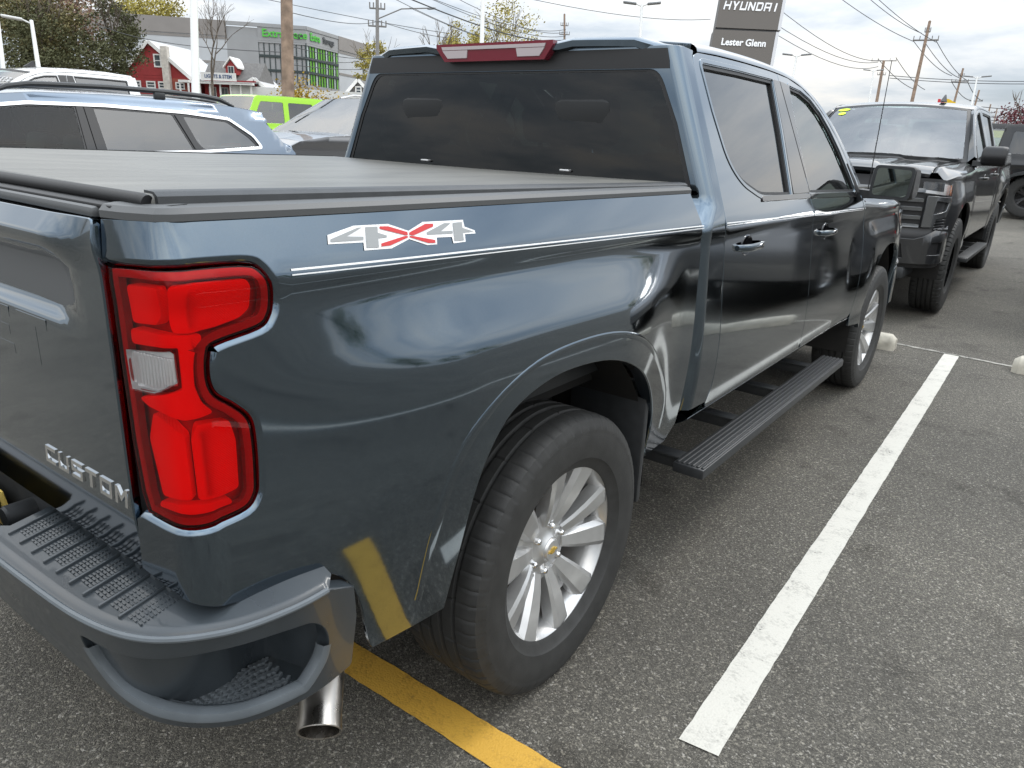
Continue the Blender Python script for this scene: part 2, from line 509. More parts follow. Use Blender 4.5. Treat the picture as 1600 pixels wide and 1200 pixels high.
def pdist(pts, P):
    d = np.full(len(pts), 1e9); N = len(P)
    for i in range(N):
        a = np.array(P[i - 1][:2]); b = np.array(P[i][:2]); ab = b - a
        t = np.clip(((pts - a) @ ab) / max(ab @ ab, 1e-12), 0, 1)
        d = np.minimum(d, np.hypot(*(pts - a - t[:, None] * ab).T))
    return d
def dense(P, step):
    o = []; N = len(P)
    for i in range(N):
        a, b = P[i], P[(i + 1) % N]
        ka = a[2] if len(a) > 2 else 1.; kb = b[2] if len(b) > 2 else 1.
        n = max(1, int(math.ceil(math.hypot(b[0] - a[0], b[1] - a[1]) / step)))
        for k in range(n):
            t = k / n
            o.append((a[0] + (b[0] - a[0]) * t, a[1] + (b[1] - a[1]) * t, ka + (kb - ka) * t))
    return o
def panel(name, S, outer, mat, parent=None, holes=(), step=.03, rim=RIM, sx=1, off=0., eps=1e-3, k=1., aspect=1., back=False):
    """skin of a parametric surface inside a 2D outline, with turned-in edges and exact normals"""
    loops = []
    for j, P in enumerate([outer] + list(holes)):
        P = [tuple(q) for q in P]
        if (area(P) < 0) == (j == 0): P = P[::-1]
        loops.append(dense(P, step * .8))
    us = [q[0] for q in loops[0]]; v_ = [q[1] for q in loops[0]]
    gx = np.arange(min(us) + step / 2, max(us), step); gy = np.arange(min(v_) + step / 2, max(v_), step * aspect)
    grid = np.array([(a, b) for a in gx for b in gy]) if len(gx) and len(gy) else np.zeros((0, 2))
    if len(grid):
        ok = inside(grid, loops[0]) & (pdist(grid, loops[0]) > step * .4)
        for h in loops[1:]: ok &= ~inside(grid, h) & (pdist(grid, h) > step * .4)
        grid = grid[ok]
    pts = []; edges = []
    for lp in loops:
        b0 = len(pts)
        pts += [(q[0], q[1]) for q in lp]
        edges += [(b0 + i, b0 + (i + 1) % len(lp)) for i in range(len(lp))]
    nb = len(pts)
    pts += [tuple(q) for q in grid]
    vv, _, ff, ov, _, _ = delaunay_2d_cdt([Vector(q) for q in pts], edges, [], 0, 1e-7)
    P2 = [(q.x, q.y) for q in vv]
    remap = {}
    for i, src in enumerate(ov):
        for q in src: remap[q] = i
    cen = np.array([[sum(P2[i][0] for i in f) / 3, sum(P2[i][1] for i in f) / 3] for f in ff])
    ok = inside(cen, loops[0])
    for h in loops[1:]: ok &= ~inside(cen, h)
    F = [tuple(f) for f, q in zip(ff, ok) if q]
    def pn(u, v):
        p = Vector(S(u, v)); a = Vector(S(u + eps, v)) - Vector(S(u - eps, v)); b = Vector(S(u, v + eps)) - Vector(S(u, v - eps))
        n = a.cross(b)
        n = n.normalized() if n.length > 1e-12 else Vector((0, 0, 1))
        return p + n * off, n
    V = []; N = []
    for q in P2:
        a, b = pn(*q); V.append(a); N.append(b)
    if rim:
        b0 = 0
        for lp in loops:
            n = len(lp); idx = [remap[b0 + i] for i in range(n)]; b0 += n
            T = []
            for i in range(n):
                t = V[idx[(i + 1) % n]] - V[idx[i - 1]]
                T.append(t.cross(N[idx[i]]).normalized())
            prev = idx
            for r_ in range(len(rim)):
                a, d = rim[r_]
                if r_ + 1 < len(rim): na, nd = rim[r_ + 1][0] - (rim[r_ - 1][0] if r_ else 0), rim[r_ + 1][1] - (rim[r_ - 1][1] if r_ else 0)
                else: na, nd = rim[r_][0] - rim[r_ - 1][0], rim[r_][1] - rim[r_ - 1][1]
                cur = []
                for i in range(n):
                    kk = lp[i][2] * k; w = idx[i]
                    cur.append(len(V))
                    V.append(V[w] + T[i] * a * kk - N[w] * d * kk)
                    N.append((T[i] * nd + N[w] * na).normalized())
                for i in range(n):
                    j = (i + 1) % n
                    F.append((prev[j], prev[i], cur[i], cur[j]))
                prev = cur
    if back:                                # close the shell from behind
        nv = len(P2)
        d = rim[-1][1] * k
        base = len(V)
        for i in range(nv): V.append(V[i] - N[i] * d); N.append(-N[i])
        F += [tuple(base + i for i in reversed(f)) for f in F if max(f) < nv]
    if sx < 0:
        V = [Vector((-q.x, q.y, q.z)) for q in V]; N = [Vector((-q.x, q.y, q.z)) for q in N]; F = [tuple(reversed(f)) for f in F]
    me = bpy.data.meshes.new(name)
    me.from_pydata([tuple(q) for q in V], [], F)
    me.update()
    me.polygons.foreach_set('use_smooth', [True] * len(me.polygons))
    me.normals_split_custom_set_from_vertices([tuple(q) for q in N])
    me.materials.append(MT[mat] if isinstance(mat, str) else mat)
    return link(name, me, parent)
def text_mesh(body, size=1., ext=.0, bevel=0., shear=0., sxy=(1, 1), align='CENTER', spacing=1., offset=0.):
    cu = bpy.data.curves.new('lettering', 'FONT')
    cu.body = body; cu.size = size; cu.extrude = ext; cu.bevel_depth = bevel; cu.shear = shear
    cu.align_x = align; cu.align_y = 'CENTER'; cu.space_character = spacing; cu.resolution_u = 3; cu.offset = offset
    o = bpy.data.objects.new('lettering', cu)
    C.objects.link(o)
    dg = bpy.context.evaluated_depsgraph_get()
    me = bpy.data.meshes.new_from_object(o.evaluated_get(dg))
    V = [(q.co.x * sxy[0], q.co.y * sxy[1], q.co.z) for q in me.vertices]; F = [tuple(f.vertices) for f in me.polygons]
    bpy.data.objects.remove(o); bpy.data.curves.remove(cu); bpy.data.meshes.remove(me)
    return V, F
def islands(V, F):
    par = list(range(len(V)))
    def find(i):
        while par[i] != i: par[i] = par[par[i]]; i = par[i]
        return i
    for f in F:
        for a in f[1:]: par[find(a)] = find(f[0])
    g_ = {}
    for f in F: g_.setdefault(find(f[0]), []).append(f)
    for fs in g_.values():
        ids = sorted({i for f in fs for i in f}); m_ = {q: k for k, q in enumerate(ids)}
        yield [V[i] for i in ids], [tuple(m_[i] for i in f) for f in fs]
def lettering(name, body, size, f, mat, parent=None, smooth=20, split=None, **kw):
    V, F = text_mesh(body, size, **kw)
    if split:
        key = {}; rem = []
        for v in V: rem.append(key.setdefault((round(v[0], 5), round(v[1], 5), round(v[2], 5)), len(key)))
        V2 = [None] * len(key)
        for v, r_ in zip(V, rem): V2[r_] = v
        for a, b in islands(V2, [tuple(rem[i] for i in q) for q in F]): mk(split, [f(*q) for q in a], b, mat, parent, smooth)
        return
    return mk(name, [f(*q) for q in V], F, mat, parent, smooth)
def copy_tree(o, parent=None, mats=None, skip=()):
    c = o.copy(); C.objects.link(c); c.parent = parent
    if mats and c.type == 'MESH':
        for sl, src in zip(c.material_slots, o.material_slots):
            if src.material and src.material.name in mats:
                sl.link = 'OBJECT'; sl.material = MT[mats[src.material.name]]
    for ch in list(o.children):
        if ch.name.split('.')[0] in skip: continue
        copy_tree(ch, c, mats, skip)
    return c

# ------------------------------------------------------------------ ground shape
def sm(a, b, t):
    t = (t - a) / (b - a); t = 0. if t < 0 else 1. if t > 1 else t
    return t * t * (3 - 2 * t)
def gz(x, y):
    d = math.hypot(x, y)
    if d < 8: return 0.
    k = sm(-.35, .25, (y - x) * .707 / d)
    e = min(d, 60) - 8
    return k * (.018 * e + .0009 * e * e)

def _r(a, b, c, d): return [(a, b), (c, b), (c, d), (a, d)]
_w = .2
GLYPH = {
 'C': [_r(0, 0, _w, 1), _r(_w, .79, 1, 1), _r(_w, 0, 1, .21)],
 'U': [_r(0, 0, _w, 1), _r(1 - _w, 0, 1, 1), _r(_w, 0, 1 - _w, .21)],
 'S': [_r(0, .8, 1, 1), _r(0, .4, 1, .6), _r(0, 0, 1, .2), _r(0, .6, _w, .8), _r(1 - _w, .2, 1, .4)],
 'T': [_r(0, .79, 1, 1), _r(.38, 0, .62, .79)],
 'O': [_r(0, 0, _w, 1), _r(1 - _w, 0, 1, 1), _r(_w, .79, 1 - _w, 1), _r(_w, 0, 1 - _w, .21)],
 'M': [_r(0, 0, .2, 1), _r(.8, 0, 1, 1), [(.2, .66), (.5, .22), (.5, .56), (.2, 1)], [(.5, .22), (.8, .66), (.8, 1), (.5, .56)]],
 'H': [_r(0, 0, _w, 1), _r(1 - _w, 0, 1, 1), _r(_w, .4, 1 - _w, .6)],
 'E': [_r(0, 0, _w, 1), _r(_w, .79, 1, 1), _r(_w, .4, .92, .6), _r(_w, 0, 1, .21)],
 'V': [[(0, 1), (.38, 0), (.5, 0), (.5, .30), (.25, 1)], [(.5, 0), (.62, 0), (1, 1), (.75, 1), (.5, .30)]],
 'R': [_r(0, 0, _w, 1), _r(_w, .79, 1, 1), _r(_w, .36, 1, .57), _r(1 - _w, .57, 1, .79), [(.45, .36), (.72, 0), (1, 0), (.73, .36)]],
 'L': [_r(0, 0, _w, 1), _r(_w, 0, 1, .21)],
 'Y': [[(0, 1), (.38, .40), (.62, .40), (.5, .62), (.25, 1)], [(.5, .62), (.62, .40), (1, 1), (.75, 1)], _r(.38, 0, .62, .40)],
 'N': [_r(0, 0, .22, 1), _r(.78, 0, 1, 1), [(.22, .66), (.78, 0), (.78, .34), (.22, 1)]],
 'D': [_r(0, 0, _w, 1), _r(_w, .79, .82, 1), _r(_w, 0, .82, .21), _r(1 - _w, .18, 1, .82), [(.82, 0), (1, .18), (.76, .18), (.76, .21)], [(.82, 1), (.76, .79), (.76, .82), (1, .82)]],
 'A': [_r(0, 0, _w, .82), _r(1 - _w, 0, 1, .82), _r(0, .82, 1, 1), _r(_w, .34, 1 - _w, .53)],
 'I': [_r(.38, 0, .62, 1)]}
def block_letters(name, body, h, w, pitch, f, mat, parent, depth=.004, shear=0.):
    """crisp block capitals, one object per letter; f(x, y, d) -> xyz"""
    n = len(body)
    for i, ch in enumerate(body):
        b = MB(); x0 = (i - (n - 1) / 2) * pitch - w / 2
        for q in GLYPH[ch]:
            if area(q) < 0: q = q[::-1]
            b.prism([(x0 + u * w + shear * v * h, (v - .5) * h) for u, v in q], 0, depth, lambda u, v, d: f(u, v, d))
        o = b.build(name, mat, parent, 0)
        bm = bmesh.new(); bm.from_mesh(o.data); bmesh.ops.remove_doubles(bm, verts=bm.verts[:], dist=1e-5); bmesh.ops.recalc_face_normals(bm, faces=bm.faces[:]); bm.to_mesh(o.data); bm.free()

# ------------------------------------------------------------------ pickup truck: side surfaces
def rp(t, r=.01): return .5 * (t + math.sqrt(t * t + r * r))
def zp(y): return 1.308 - .0235 * (y + .34)
def XS(y, z, cab=None):
    if cab is None: cab = y > .755
    t = z - zp(y)
    x = .975
    if not cab:
        x += .008 * sm(-.05, 0, t) - .42 * rp(t, .008) + .07 * rp(-t, .008) - .04 * rp(-t - .06, .02) - .22 * max(0., .98 - z) ** 2
    else:
        x += .006 * sm(-.05, 0, t) - .38 * rp(t, .008) - .02 * rp(t - .085, .03) + .06 * rp(-t, .008) - .32 * max(0., .92 - z) ** 2 + .22 * rp(.612 - z, .015)
    A = .060 * sm(-1.04, -.45, y) * (1 - sm(.15, .66, y)) if y < 1 else .034 * sm(2.75, 3.35, y) * (1 - sm(4.1, 4.6, y))
    if A: x += A * (.75 * sm(.02, .20, -t) + .25 * sm(.12, .28, -t)) * (1 - .35 * sm(.95, .55, z))
    if y > 3.85: x -= .16 * ((y - 3.85) / .8) ** 2
    if y < -.6: x -= .02 * ((-.6 - y) / .5) ** 2
    return x
def SC(y, z): return (XS(y, z, True), y, z)
PA = (.838, -1.092); PB = (.975, -1.072); RF = .055
_dx, _dy = PB[0] - PA[0], PB[1] - PA[1]
_L = math.hypot(_dx, _dy); _a0 = math.atan2(_dy, _dx); _turn = PI / 2 - _a0; _tl = RF * math.tan(_turn / 2); _l1 = _L - _tl; _la = RF * _turn
def wrap(s):
    if s < _l1: return PA[0] + math.cos(_a0) * s, PA[1] + math.sin(_a0) * s, math.sin(_a0), -math.cos(_a0)
    if s < _l1 + _la:
        a = _a0 + (s - _l1) / RF
        cx = PA[0] + math.cos(_a0) * _l1 - math.sin(_a0) * RF; cy = PA[1] + math.sin(_a0) * _l1 + math.cos(_a0) * RF
        return cx + RF * math.sin(a), cy - RF * math.cos(a), math.sin(a), -math.cos(a)
    return PB[0], PB[1] + _tl + (s - _l1 - _la), 1., 0.
def SB(s, z):
    x, y, nx, ny = wrap(s)
    o = XS(max(y, -1.0) if nx < .999 else y, z, False) - .975
    o *= .22 + .78 * sm(.02, _l1 + _la, s)
    return (x + nx * o, y + ny * o, z)
S0 = 1.194                                   # s of the rear axle on the bed side
def crv(P, u):
    n = len(P) - 1; i = min(int(max(u, 0)), n - 1); t = u - i
    a = P[max(i - 1, 0)]; b = P[i]; c = P[i + 1]; d = P[min(i + 2, n)]
    return [.5 * (2 * b[k] + (c[k] - a[k]) * t + (2 * a[k] - 5 * b[k] + 4 * c[k] - d[k]) * t * t + (3 * b[k] - a[k] - 3 * c[k] + d[k]) * t ** 3) for k in range(len(b))]
BT = [(0, -1.20), (.3, -1.198), (.6, -1.19), (.80, -1.175), (.92, -1.135), (.995, -1.05), (1.025, -.95), (1.028, -.86), (1.018, -.78)]
BB = [(0, -1.135), (.3, -1.135), (.6, -1.13), (.79, -1.12), (.89, -1.085), (.96, -1.02), (.992, -.94), (1.0, -.87), (.992, -.79)]
BI = [(0, -1.05), (.3, -1.05), (.6, -1.05), (.78, -1.05), (.87, -1.035), (.925, -.99), (.95, -.92), (.955, -.86), (.955, -.79)]
DECK = .762
def SBM(u, v):
    a = crv(BT, u); b = crv(BB, u)
    return (b[0] + (a[0] - b[0]) * v, b[1] + (a[1] - b[1]) * v, .535 + (DECK - .535) * v)
def SDK(u, w):                                # bumper deck, w 0 = outer edge, 1 = against the body
    a = crv(BT, u); b = crv(BI, u)
    return (a[0] + (b[0] - a[0]) * w, a[1] + (b[1] - a[1]) * w, DECK + .026 * w + .0096 * sm(0, .14, w))

LAMP = [(0.002, 1.338), (0.12, 1.345), (0.202, 1.345), (0.257, 1.342), (0.276, 1.333), (0.288, 1.311), (0.292, 1.281), (0.284, 1.257), (0.264, 1.243), (0.194, 1.23), (0.18, 1.215), (0.176, 1.176), (0.185, 1.149), (0.209, 1.128), (0.233, 1.1), (0.238, 1.061), (0.236, 0.994), (0.231, 0.968), (0.213, 0.950), (0.162, 0.944), (0.124, 0.942), (0.075, 0.941), (0.027, 0.946)]
LAMP_L = [(0.017, 0.98), (0.009, 1.065), (0.005, 1.199), (0.003, 1.277)]
ARCH = [(.676, .518), (.693, .645), (.715, .80), (.762, .905), (.855, .978), (1.033, 1.012), (1.27, .992), (1.45, .925), (1.59, .82), (1.68, .69), (1.69, .57)]
ARCH_OUT = [(.57, .60), (.592, .77), (.654, .928), (.767, 1.011), (.925, 1.063), (1.114, 1.075), (1.306, 1.061), (1.473, 1.011), (1.645, .90), (1.765, .77), (1.80, .64)]
FARCH = [(3.30, .50), (3.29, .66), (3.33, .80), (3.43, .91), (3.58, .97), (3.745, .985), (3.92, .965), (4.06, .90), (4.16, .79), (4.20, .65), (4.21, .50)]

def wheel(name, parent, pos, sx, tyre_me, rim_me, extras):
    w = link(name, rim_me, parent)
    w.location = pos
    if sx < 0: w.rotation_euler = (0, 0, PI)
    t = link('tyre', tyre_me, w)
    for nm, me, loc, ang in extras:
        e = link(nm, me, w); e.location = loc; e.rotation_euler = (ang, 0, 0)
    return w
def tyre_mesh(Ro=.415, Ri=.262, hw=.138, chunky=False):
    n = 62; sub = 8
    prof = [(Ri - .004, hw * .80), (Ri + .008, hw * .86), (Ri + .022, hw * .90), (Ri + .03, hw * .955), ((Ri + Ro) / 2 - .01, hw * 1.0), (Ri + (Ro - Ri) * .66, hw * .995), (Ri + (Ro - Ri) * .70, hw * .985), (Ri + (Ro - Ri) * .74, hw * .99), (Ro - .028, hw * .955), (Ro - .012, hw * .90), (Ro - .003, hw * .80), (Ro, hw * .62), (Ro, hw * .50)]
    gr = .011 if chunky else .008
    g = [(Ro - gr, hw * .47), (Ro - gr, hw * .43), (Ro, hw * .40), (Ro + .001, hw * .20), (Ro - gr, hw * .17), (Ro - gr, hw * .11), (Ro + .001, hw * .08)]
    half = prof + g
    full = half + [(r, -a) for r, a in reversed(half)]
    m = len(full); V = []; F = []
    for k in range(n * sub):
        ang = 2 * PI * k / (n * sub); c, s_ = math.cos(ang), math.sin(ang)
        cut = (k % sub == 0)
        for i, (r, a) in enumerate(full):
            j = i if i < len(half) else m - 1 - i
            rr = r
            if cut and 8 <= j <= 11: rr = r - (.012 if chunky else .003)
            if chunky and (k // sub) % 2 == 0 and 7 <= j <= 9: rr = r - .004
            if (not chunky) and k % (sub * 3) == 0 and 14 <= j <= 17: rr = r - .004
            V.append((a, rr * c, rr * s_))
    K = n * sub
    for k in range(K):
        k2 = (k + 1) % K
        for i in range(m - 1):
            F.append((k * m + i, k2 * m + i, k2 * m + i + 1, k * m + i + 1))
    return V, F
def mesh_of(name, V, F, mat, smooth=35):
    o = mk(name, V, F, mat, None, smooth); me = o.data; bpy.data.objects.remove(o); return me
def rim_geom():
    b = MB()
    # barrel and lip
    b.lathe([(.200, -.10), (.236, -.10), (.240, .06), (.247, .088), (.258, .104), (.268, .116), (.2715, .119), (.2735, .116), (.272, .108), (.262, .098)], 72)
    # hub
    b.lathe([(.0, .072), (.038, .072), (.045, .066), (.062, .058), (.098, .054), (.112, .046), (.112, .0), (.0, .0)], 48)
    for k in range(5):
        a0 = k * 2 * PI / 5 + .12
        for sd_ in (-1, 1):
            rings = []
            for r, off, w, x in ((.078, .25, .021, .064), (.12, .255, .028, .080), (.17, .262, .035, .094), (.22, .268, .040, .104), (.263, .272, .045, .111)):
                ang = a0 + sd_ * off
                cx, cy = math.cos(ang), math.sin(ang)
                tx, ty = -cy, cx
                def q(t, d): return (x + d, r * cx + t * tx, r * cy + t * ty)
                # outer flank drops towards the window, ridge off-centre
                e = sd_
                sec = [(-w, -.045), (-w * .97, -.020 if e > 0 else -.006), (-w * .62, -.005 if e > 0 else 0), (w * .62, 0 if e > 0 else -.005), (w * .97, -.006 if e > 0 else -.020), (w, -.045)]
                rings.append([q(t, d) for t, d in sec])
            b.loft([list(reversed(g)) for g in rings], True, True)
        # web between the two blades of a pair, recessed
        rings = []
        for r, w, x in ((.085, .030, .060), (.13, .030, .062), (.185, .036, .066), (.20, .036, .062)):
            cx, cy = math.cos(a0), math.sin(a0); tx, ty = -cy, cx
            rings.append([(x + d, r * cx + t * tx, r * cy + t * ty) for t, d in ((-w, -.03), (-w, 0), (w, 0), (w, -.03))])
        b.loft([list(reversed(g)) for g in rings], True, True)
    return b
def bowtie(w, h):
    return [(-w, -h * .32), (-w * .36, -h * .32), (-w * .42, -h), (w * .30, -h), (w * .42, -h * .32), (w, -h * .32), (w * .88, h * .32), (w * .36, h * .32), (w * .42, h), (-w * .30, h), (-w * .42, h * .32), (-w * .88, h * .32)]

def build_pickup():
    root = empty('pickup_truck')
    # ---------------- wheels
    tv, tf = tyre_mesh(); tm = mesh_of('tyre', tv, tf, 'rubber', 30)
    rb = rim_geom(); rm = mesh_of('wheel', rb.v, rb.f, 'alloy', 25)
    lug = MB(); lug.lathe([(0, .022), (.006, .022), (.0095, .018), (.0105, .0), (.0165, .0), (.018, -.004)], 12); lm = mesh_of('lug_nut', lug.v, lug.f, 'chrome')
    cap = MB(); cap.lathe([(0, .006), (.030, .006), (.034, .002), (.036, -.004)], 24); cm = mesh_of('centre_cap', cap.v, cap.f, 'alloy')
    bt = MB(); bt.prism(bowtie(.022, .009), 0, .0025, lambda u, v, w: (w, u, v)); bm_ = mesh_of('emblem', bt.v, bt.f, 'gold')
    ro = MB(); ro.lathe([(0, .0), (.17, .0), (.175, -.005), (.175, -.025), (0, -.025)], 40); rom = mesh_of('brake_disc', ro.v, ro.f, 'brake')
    bp = MB(); bp.lathe([(0, -.04), (.235, -.04), (.235, -.05)], 40); bpm = mesh_of('dark_backing', bp.v, bp.f, 'void')
    vs_ = MB(); vs_.tube([(.078, .215, 0), (.094, .228, 0)], .004, 8); vsm = mesh_of('valve_stem', vs_.v, vs_.f, 'black')
    for y, ang in ((0., .3), (3.745, .9)):
        for sx in (1, -1):
            ex = [('lug_nut', lm, (.050, .070 * math.cos(k * PI / 3 + .35), .070 * math.sin(k * PI / 3 + .35)), 0) for k in range(6)]
            ex += [('centre_cap', cm, (.073, 0, 0), 0), ('emblem', bm_, (.0795, 0, 0), 0), ('brake_disc', rom, (-.01, 0, 0), 0), ('backing_plate', bpm, (0, 0, 0), 0), ('valve_stem', vsm, (0, 0, 0), 4.2)]
            wheel('wheel', root, (sx * .868, y, .411), sx, tm, rm, ex)
    # ---------------- bed sides, lamps, arches
    def bed(sx):
        lampo = grow(LAMP + LAMP_L, .013)
        # keep only points right of the gap line
        lam = [q for q in spl(LAMP, 4)]
        lam = [q for q in grow(lam + LAMP_L, .013)]
        lam = sorted([], key=lambda q: 0) or lam
        # lamp outline from top left clockwise to bottom left
        cl = [q for q in grow(spl(LAMP, 4) + LAMP_L, .013)[::-1]]
        i0 = min(range(len(cl)), key=lambda i: (cl[i][0] + .0) ** 2 + (cl[i][1] - 1.351) ** 2)
        cl = cl[i0:] + cl[:i0]
        notch = [(max(q[0], 0.), q[1], 6.) for q in cl if q[0] > .004 or q[1] > 1.34]
        notch = [q for q in notch if not (q[0] < .02 and q[1] < 1.30 and q[1] > .95)]
        bottom = spl([(.0, .838), (.10, .812), (.196, .786), (.282, .772), (.349, .772), (.40, .73), (.435, .66), (.46, .565), (.475, .525)], 4)
        arch = [(a, b, 2.) for a, b in spl(ARCH, 5)]
        pts = [(a, b) for a, b in bottom] + arch + [(1.70, .545), (1.86, .545), (1.92, .60), (1.93, .8), (1.93, 1.2), (1.915, 1.30), (1.885, 1.391)]
        pts += [(1.5, 1.396), (1.0, 1.402), (.5, 1.408), (.1, 1.409), (0., 1.403), (0., 1.36)] + notch + [(.004, .93)]
        o = panel('bed_side', SB, pts, 'paint', root, step=.024, sx=sx, rim=((.0006, .0002), (.0018, .0012), (.0024, .003), (.0027, .009)))
        # flare around the arch: leans under so that it mirrors the ground
        ao = spl(ARCH_OUT, 5); ai = spl([(a, b) for a, b in ARCH], 5)
        b = MB(); n = 50
        def samp(P, t):
            q = t * (len(P) - 1); i = min(int(q), len(P) - 2); return [P[i][k] + (P[i + 1][k] - P[i][k]) * (q - i) for k in (0, 1)]
        rows = []
        for j, (w, d) in enumerate(((0, -.0004), (.03, .0012), (.10, .0014), (.22, .0004), (.6, -.005), (.93, -.011), (1.0, -.017), (1.0, -.03), (.97, -.05))):
            row = []
            for i in range(n + 1):
                A_ = samp(ao, i / n); B_ = samp(ai, i / n)
                s_, z_ = A_[0] + (B_[0] - A_[0]) * w, A_[1] + (B_[1] - A_[1]) * w
                p = Vector(SB(s_, z_)); e = 1e-3
                nn = (Vector(SB(s_ + e, z_)) - Vector(SB(s_ - e, z_))).cross(Vector(SB(s_, z_ + e)) - Vector(SB(s_, z_ - e))).normalized()
                row.append(p + nn * d)
            rows.append(row)
        b.loft(rows, False)
        if sx < 0: b.flipx()
        b.build('wheel_arch_flare', 'paint', o, 50)
        # pinstripe and 4X4 decal
        for dz0, dz1 in ((.0035, .0066), (-.0035, -.0015)):
            panel('pinstripe', SB, [(.325, zp(.325 - S0) + dz0), (1.928, zp(1.928 - S0) + dz0), (1.928, zp(1.928 - S0) + dz1), (.325, zp(.325 - S0) + dz1)], 'white', o, step=.04, rim=None, sx=sx, off=.0012)
        dec = {'white': [[(0.412, 1.371), (0.472, 1.382), (0.551, 1.38), (0.597, 1.365), (0.641, 1.378), (0.674, 1.377), (0.708, 1.376), (0.757, 1.375), (0.756, 1.362), (0.784, 1.353), (0.784, 1.347), (0.751, 1.348), (0.747, 1.334), (0.71, 1.334), (0.71, 1.346), (0.667, 1.348), (0.663, 1.336), (0.636, 1.337), (0.593, 1.351), (0.543, 1.339), (0.48, 1.341), (0.483, 1.354), (0.408, 1.357)]],
               'decal_grey': [[(0.415, 1.364), (0.478, 1.378), (0.488, 1.378), (0.45, 1.366), (0.486, 1.363), (0.484, 1.358), (0.414, 1.36)], [(0.496, 1.378), (0.524, 1.377), (0.521, 1.367), (0.54, 1.361), (0.539, 1.358), (0.518, 1.358), (0.514, 1.343), (0.486, 1.345)], [(0.643, 1.359), (0.698, 1.372), (0.717, 1.371), (0.682, 1.358), (0.716, 1.357), (0.715, 1.352), (0.642, 1.355)], [(0.723, 1.371), (0.751, 1.371), (0.748, 1.36), (0.779, 1.351), (0.745, 1.351), (0.742, 1.337), (0.714, 1.338)]],
               'decal_red': [[(0.529, 1.377), (0.549, 1.376), (0.593, 1.363), (0.592, 1.358), (0.586, 1.358), (0.528, 1.373)], [(0.522, 1.349), (0.584, 1.357), (0.591, 1.356), (0.591, 1.354), (0.542, 1.344), (0.52, 1.344)], [(0.597, 1.362), (0.645, 1.374), (0.667, 1.373), (0.665, 1.368), (0.605, 1.356), (0.596, 1.358)], [(0.595, 1.356), (0.606, 1.355), (0.66, 1.344), (0.659, 1.339), (0.64, 1.34), (0.595, 1.354)]]}
        if sx > 0:
            for mt, pl in dec.items():
                for q in pl:
                    panel('four_by_four_decal', SB, q, mt, o, step=.03, rim=None, sx=sx, off=.0012 if mt == 'white' else .0022)
        # rail cap along the top
        b = MB(); rings = []
        for i in range(41):
            s_ = .004 + (1.885 - .004) * i / 40
            zt = 1.409 - .018 * max(0, s_ - .1) / 1.8
            x, y, nx, ny = wrap(s_)
            bx_, by_, _ = SB(s_, zt)
            def q(i_, z_): return (bx_ - nx * i_, by_ - ny * i_, zt + z_)
            rings.append([q(.002, -.004), q(-.004, -.002), q(-.0045, .008), q(.003, .016), q(.02, .018), q(.06, .018), q(.062, -.01), q(.01, -.01)])
        b.loft(rings, True, True)
        if sx < 0: b.flipx()
        b.build('bed_rail_cap', 'rail_cap', o)
        # inner bed wall
        b = MB(); b.box(.80, .84, -1.03, .72, .85, 1.392); b.box(.84, .93, -1.0, .72, 1.36, 1.39)
        if sx < 0: b.flipx()
        b.build('bed_inner_wall', 'plastic', o)
        # lamp
        full = spl(LAMP, 4) + LAMP_L
        lp = panel('tail_lamp', SB, grow(full, .004), 'lamp_dark', root, step=.02, sx=sx, off=-.030, rim=((.001, .001), (.001, .02)))
        REV = [(0.019, 1.216), (0.115, 1.226), (0.122, 1.222), (0.124, 1.178), (0.074, 1.156), (0.023, 1.154)]
        def lens_off(): return -.002
        panel('red_lens', SB, grow(full, -.003), 'red_lens', lp, holes=[grow(REV, .001)], step=.02, sx=sx, off=-.004, rim=((.0004, .0004), (.0014, .0016), (.0022, .004), (.0024, .014)), k=1.4)
        edge = full; inn = grow(full, -.015)
        panel('lamp_border', SB, grow(full, -.0035), 'lamp_dark', lp, holes=[inn], step=.02, sx=sx, off=-.010, rim=((.0005, .0005), (.001, .012)))
        for P_ in ([(0.122, 1.316), (0.167, 1.322), (0.251, 1.318), (0.258, 1.305), (0.256, 1.275), (0.238, 1.262), (0.197, 1.254), (0.155, 1.251), (0.122, 1.252), (0.117, 1.268)],
                   [(0.034, 1.312), (0.096, 1.314), (0.098, 1.276), (0.085, 1.262), (0.038, 1.259)],
                   [(0.137, 1.088), (0.149, 1.109), (0.203, 1.103), (0.210, 1.07), (0.207, 0.989), (0.178, 0.984), (0.139, 0.988)],
                   [(0.060, 1.121), (0.123, 1.094), (0.126, 0.989), (0.062, 0.985), (0.045, 1.077)],
                   [(0.055, 0.972), (0.127, 0.978), (0.19, 0.975), (0.195, 0.966), (0.124, 0.964), (0.050, 0.963)],
                   [(0.030, 1.247), (0.115, 1.245), (0.176, 1.243), (0.17, 1.228), (0.152, 1.213), (0.150, 1.177), (0.158, 1.15), (0.185, 1.12), (0.126, 1.119), (0.071, 1.131), (0.036, 1.139), (0.136, 1.170), (0.137, 1.231), (0.026, 1.226)]):
            if P_[0] == (0.030, 1.247): P_ = [(.030, 1.247), (.176, 1.245), (.172, 1.232), (.158, 1.22), (.152, 1.2), (.150, 1.17), (.16, 1.145), (.18, 1.123), (.126, 1.119), (.05, 1.131), (.033, 1.14), (.13, 1.165), (.13, 1.231), (.03, 1.226)]
            panel('lamp_element', SB, rnd(P_, .006, 3), 'lamp_red', lp, step=.02, sx=sx, off=-.0105, rim=((.001, .0005), (.002, .003), (.0022, .018)))
        rv = panel('reversing_lamp', SB, grow(REV, -.004), 'lamp_white', lp, step=.02, sx=sx, off=-.016, rim=((.001, -.002), (.003, -.010), (.004, -.010)))
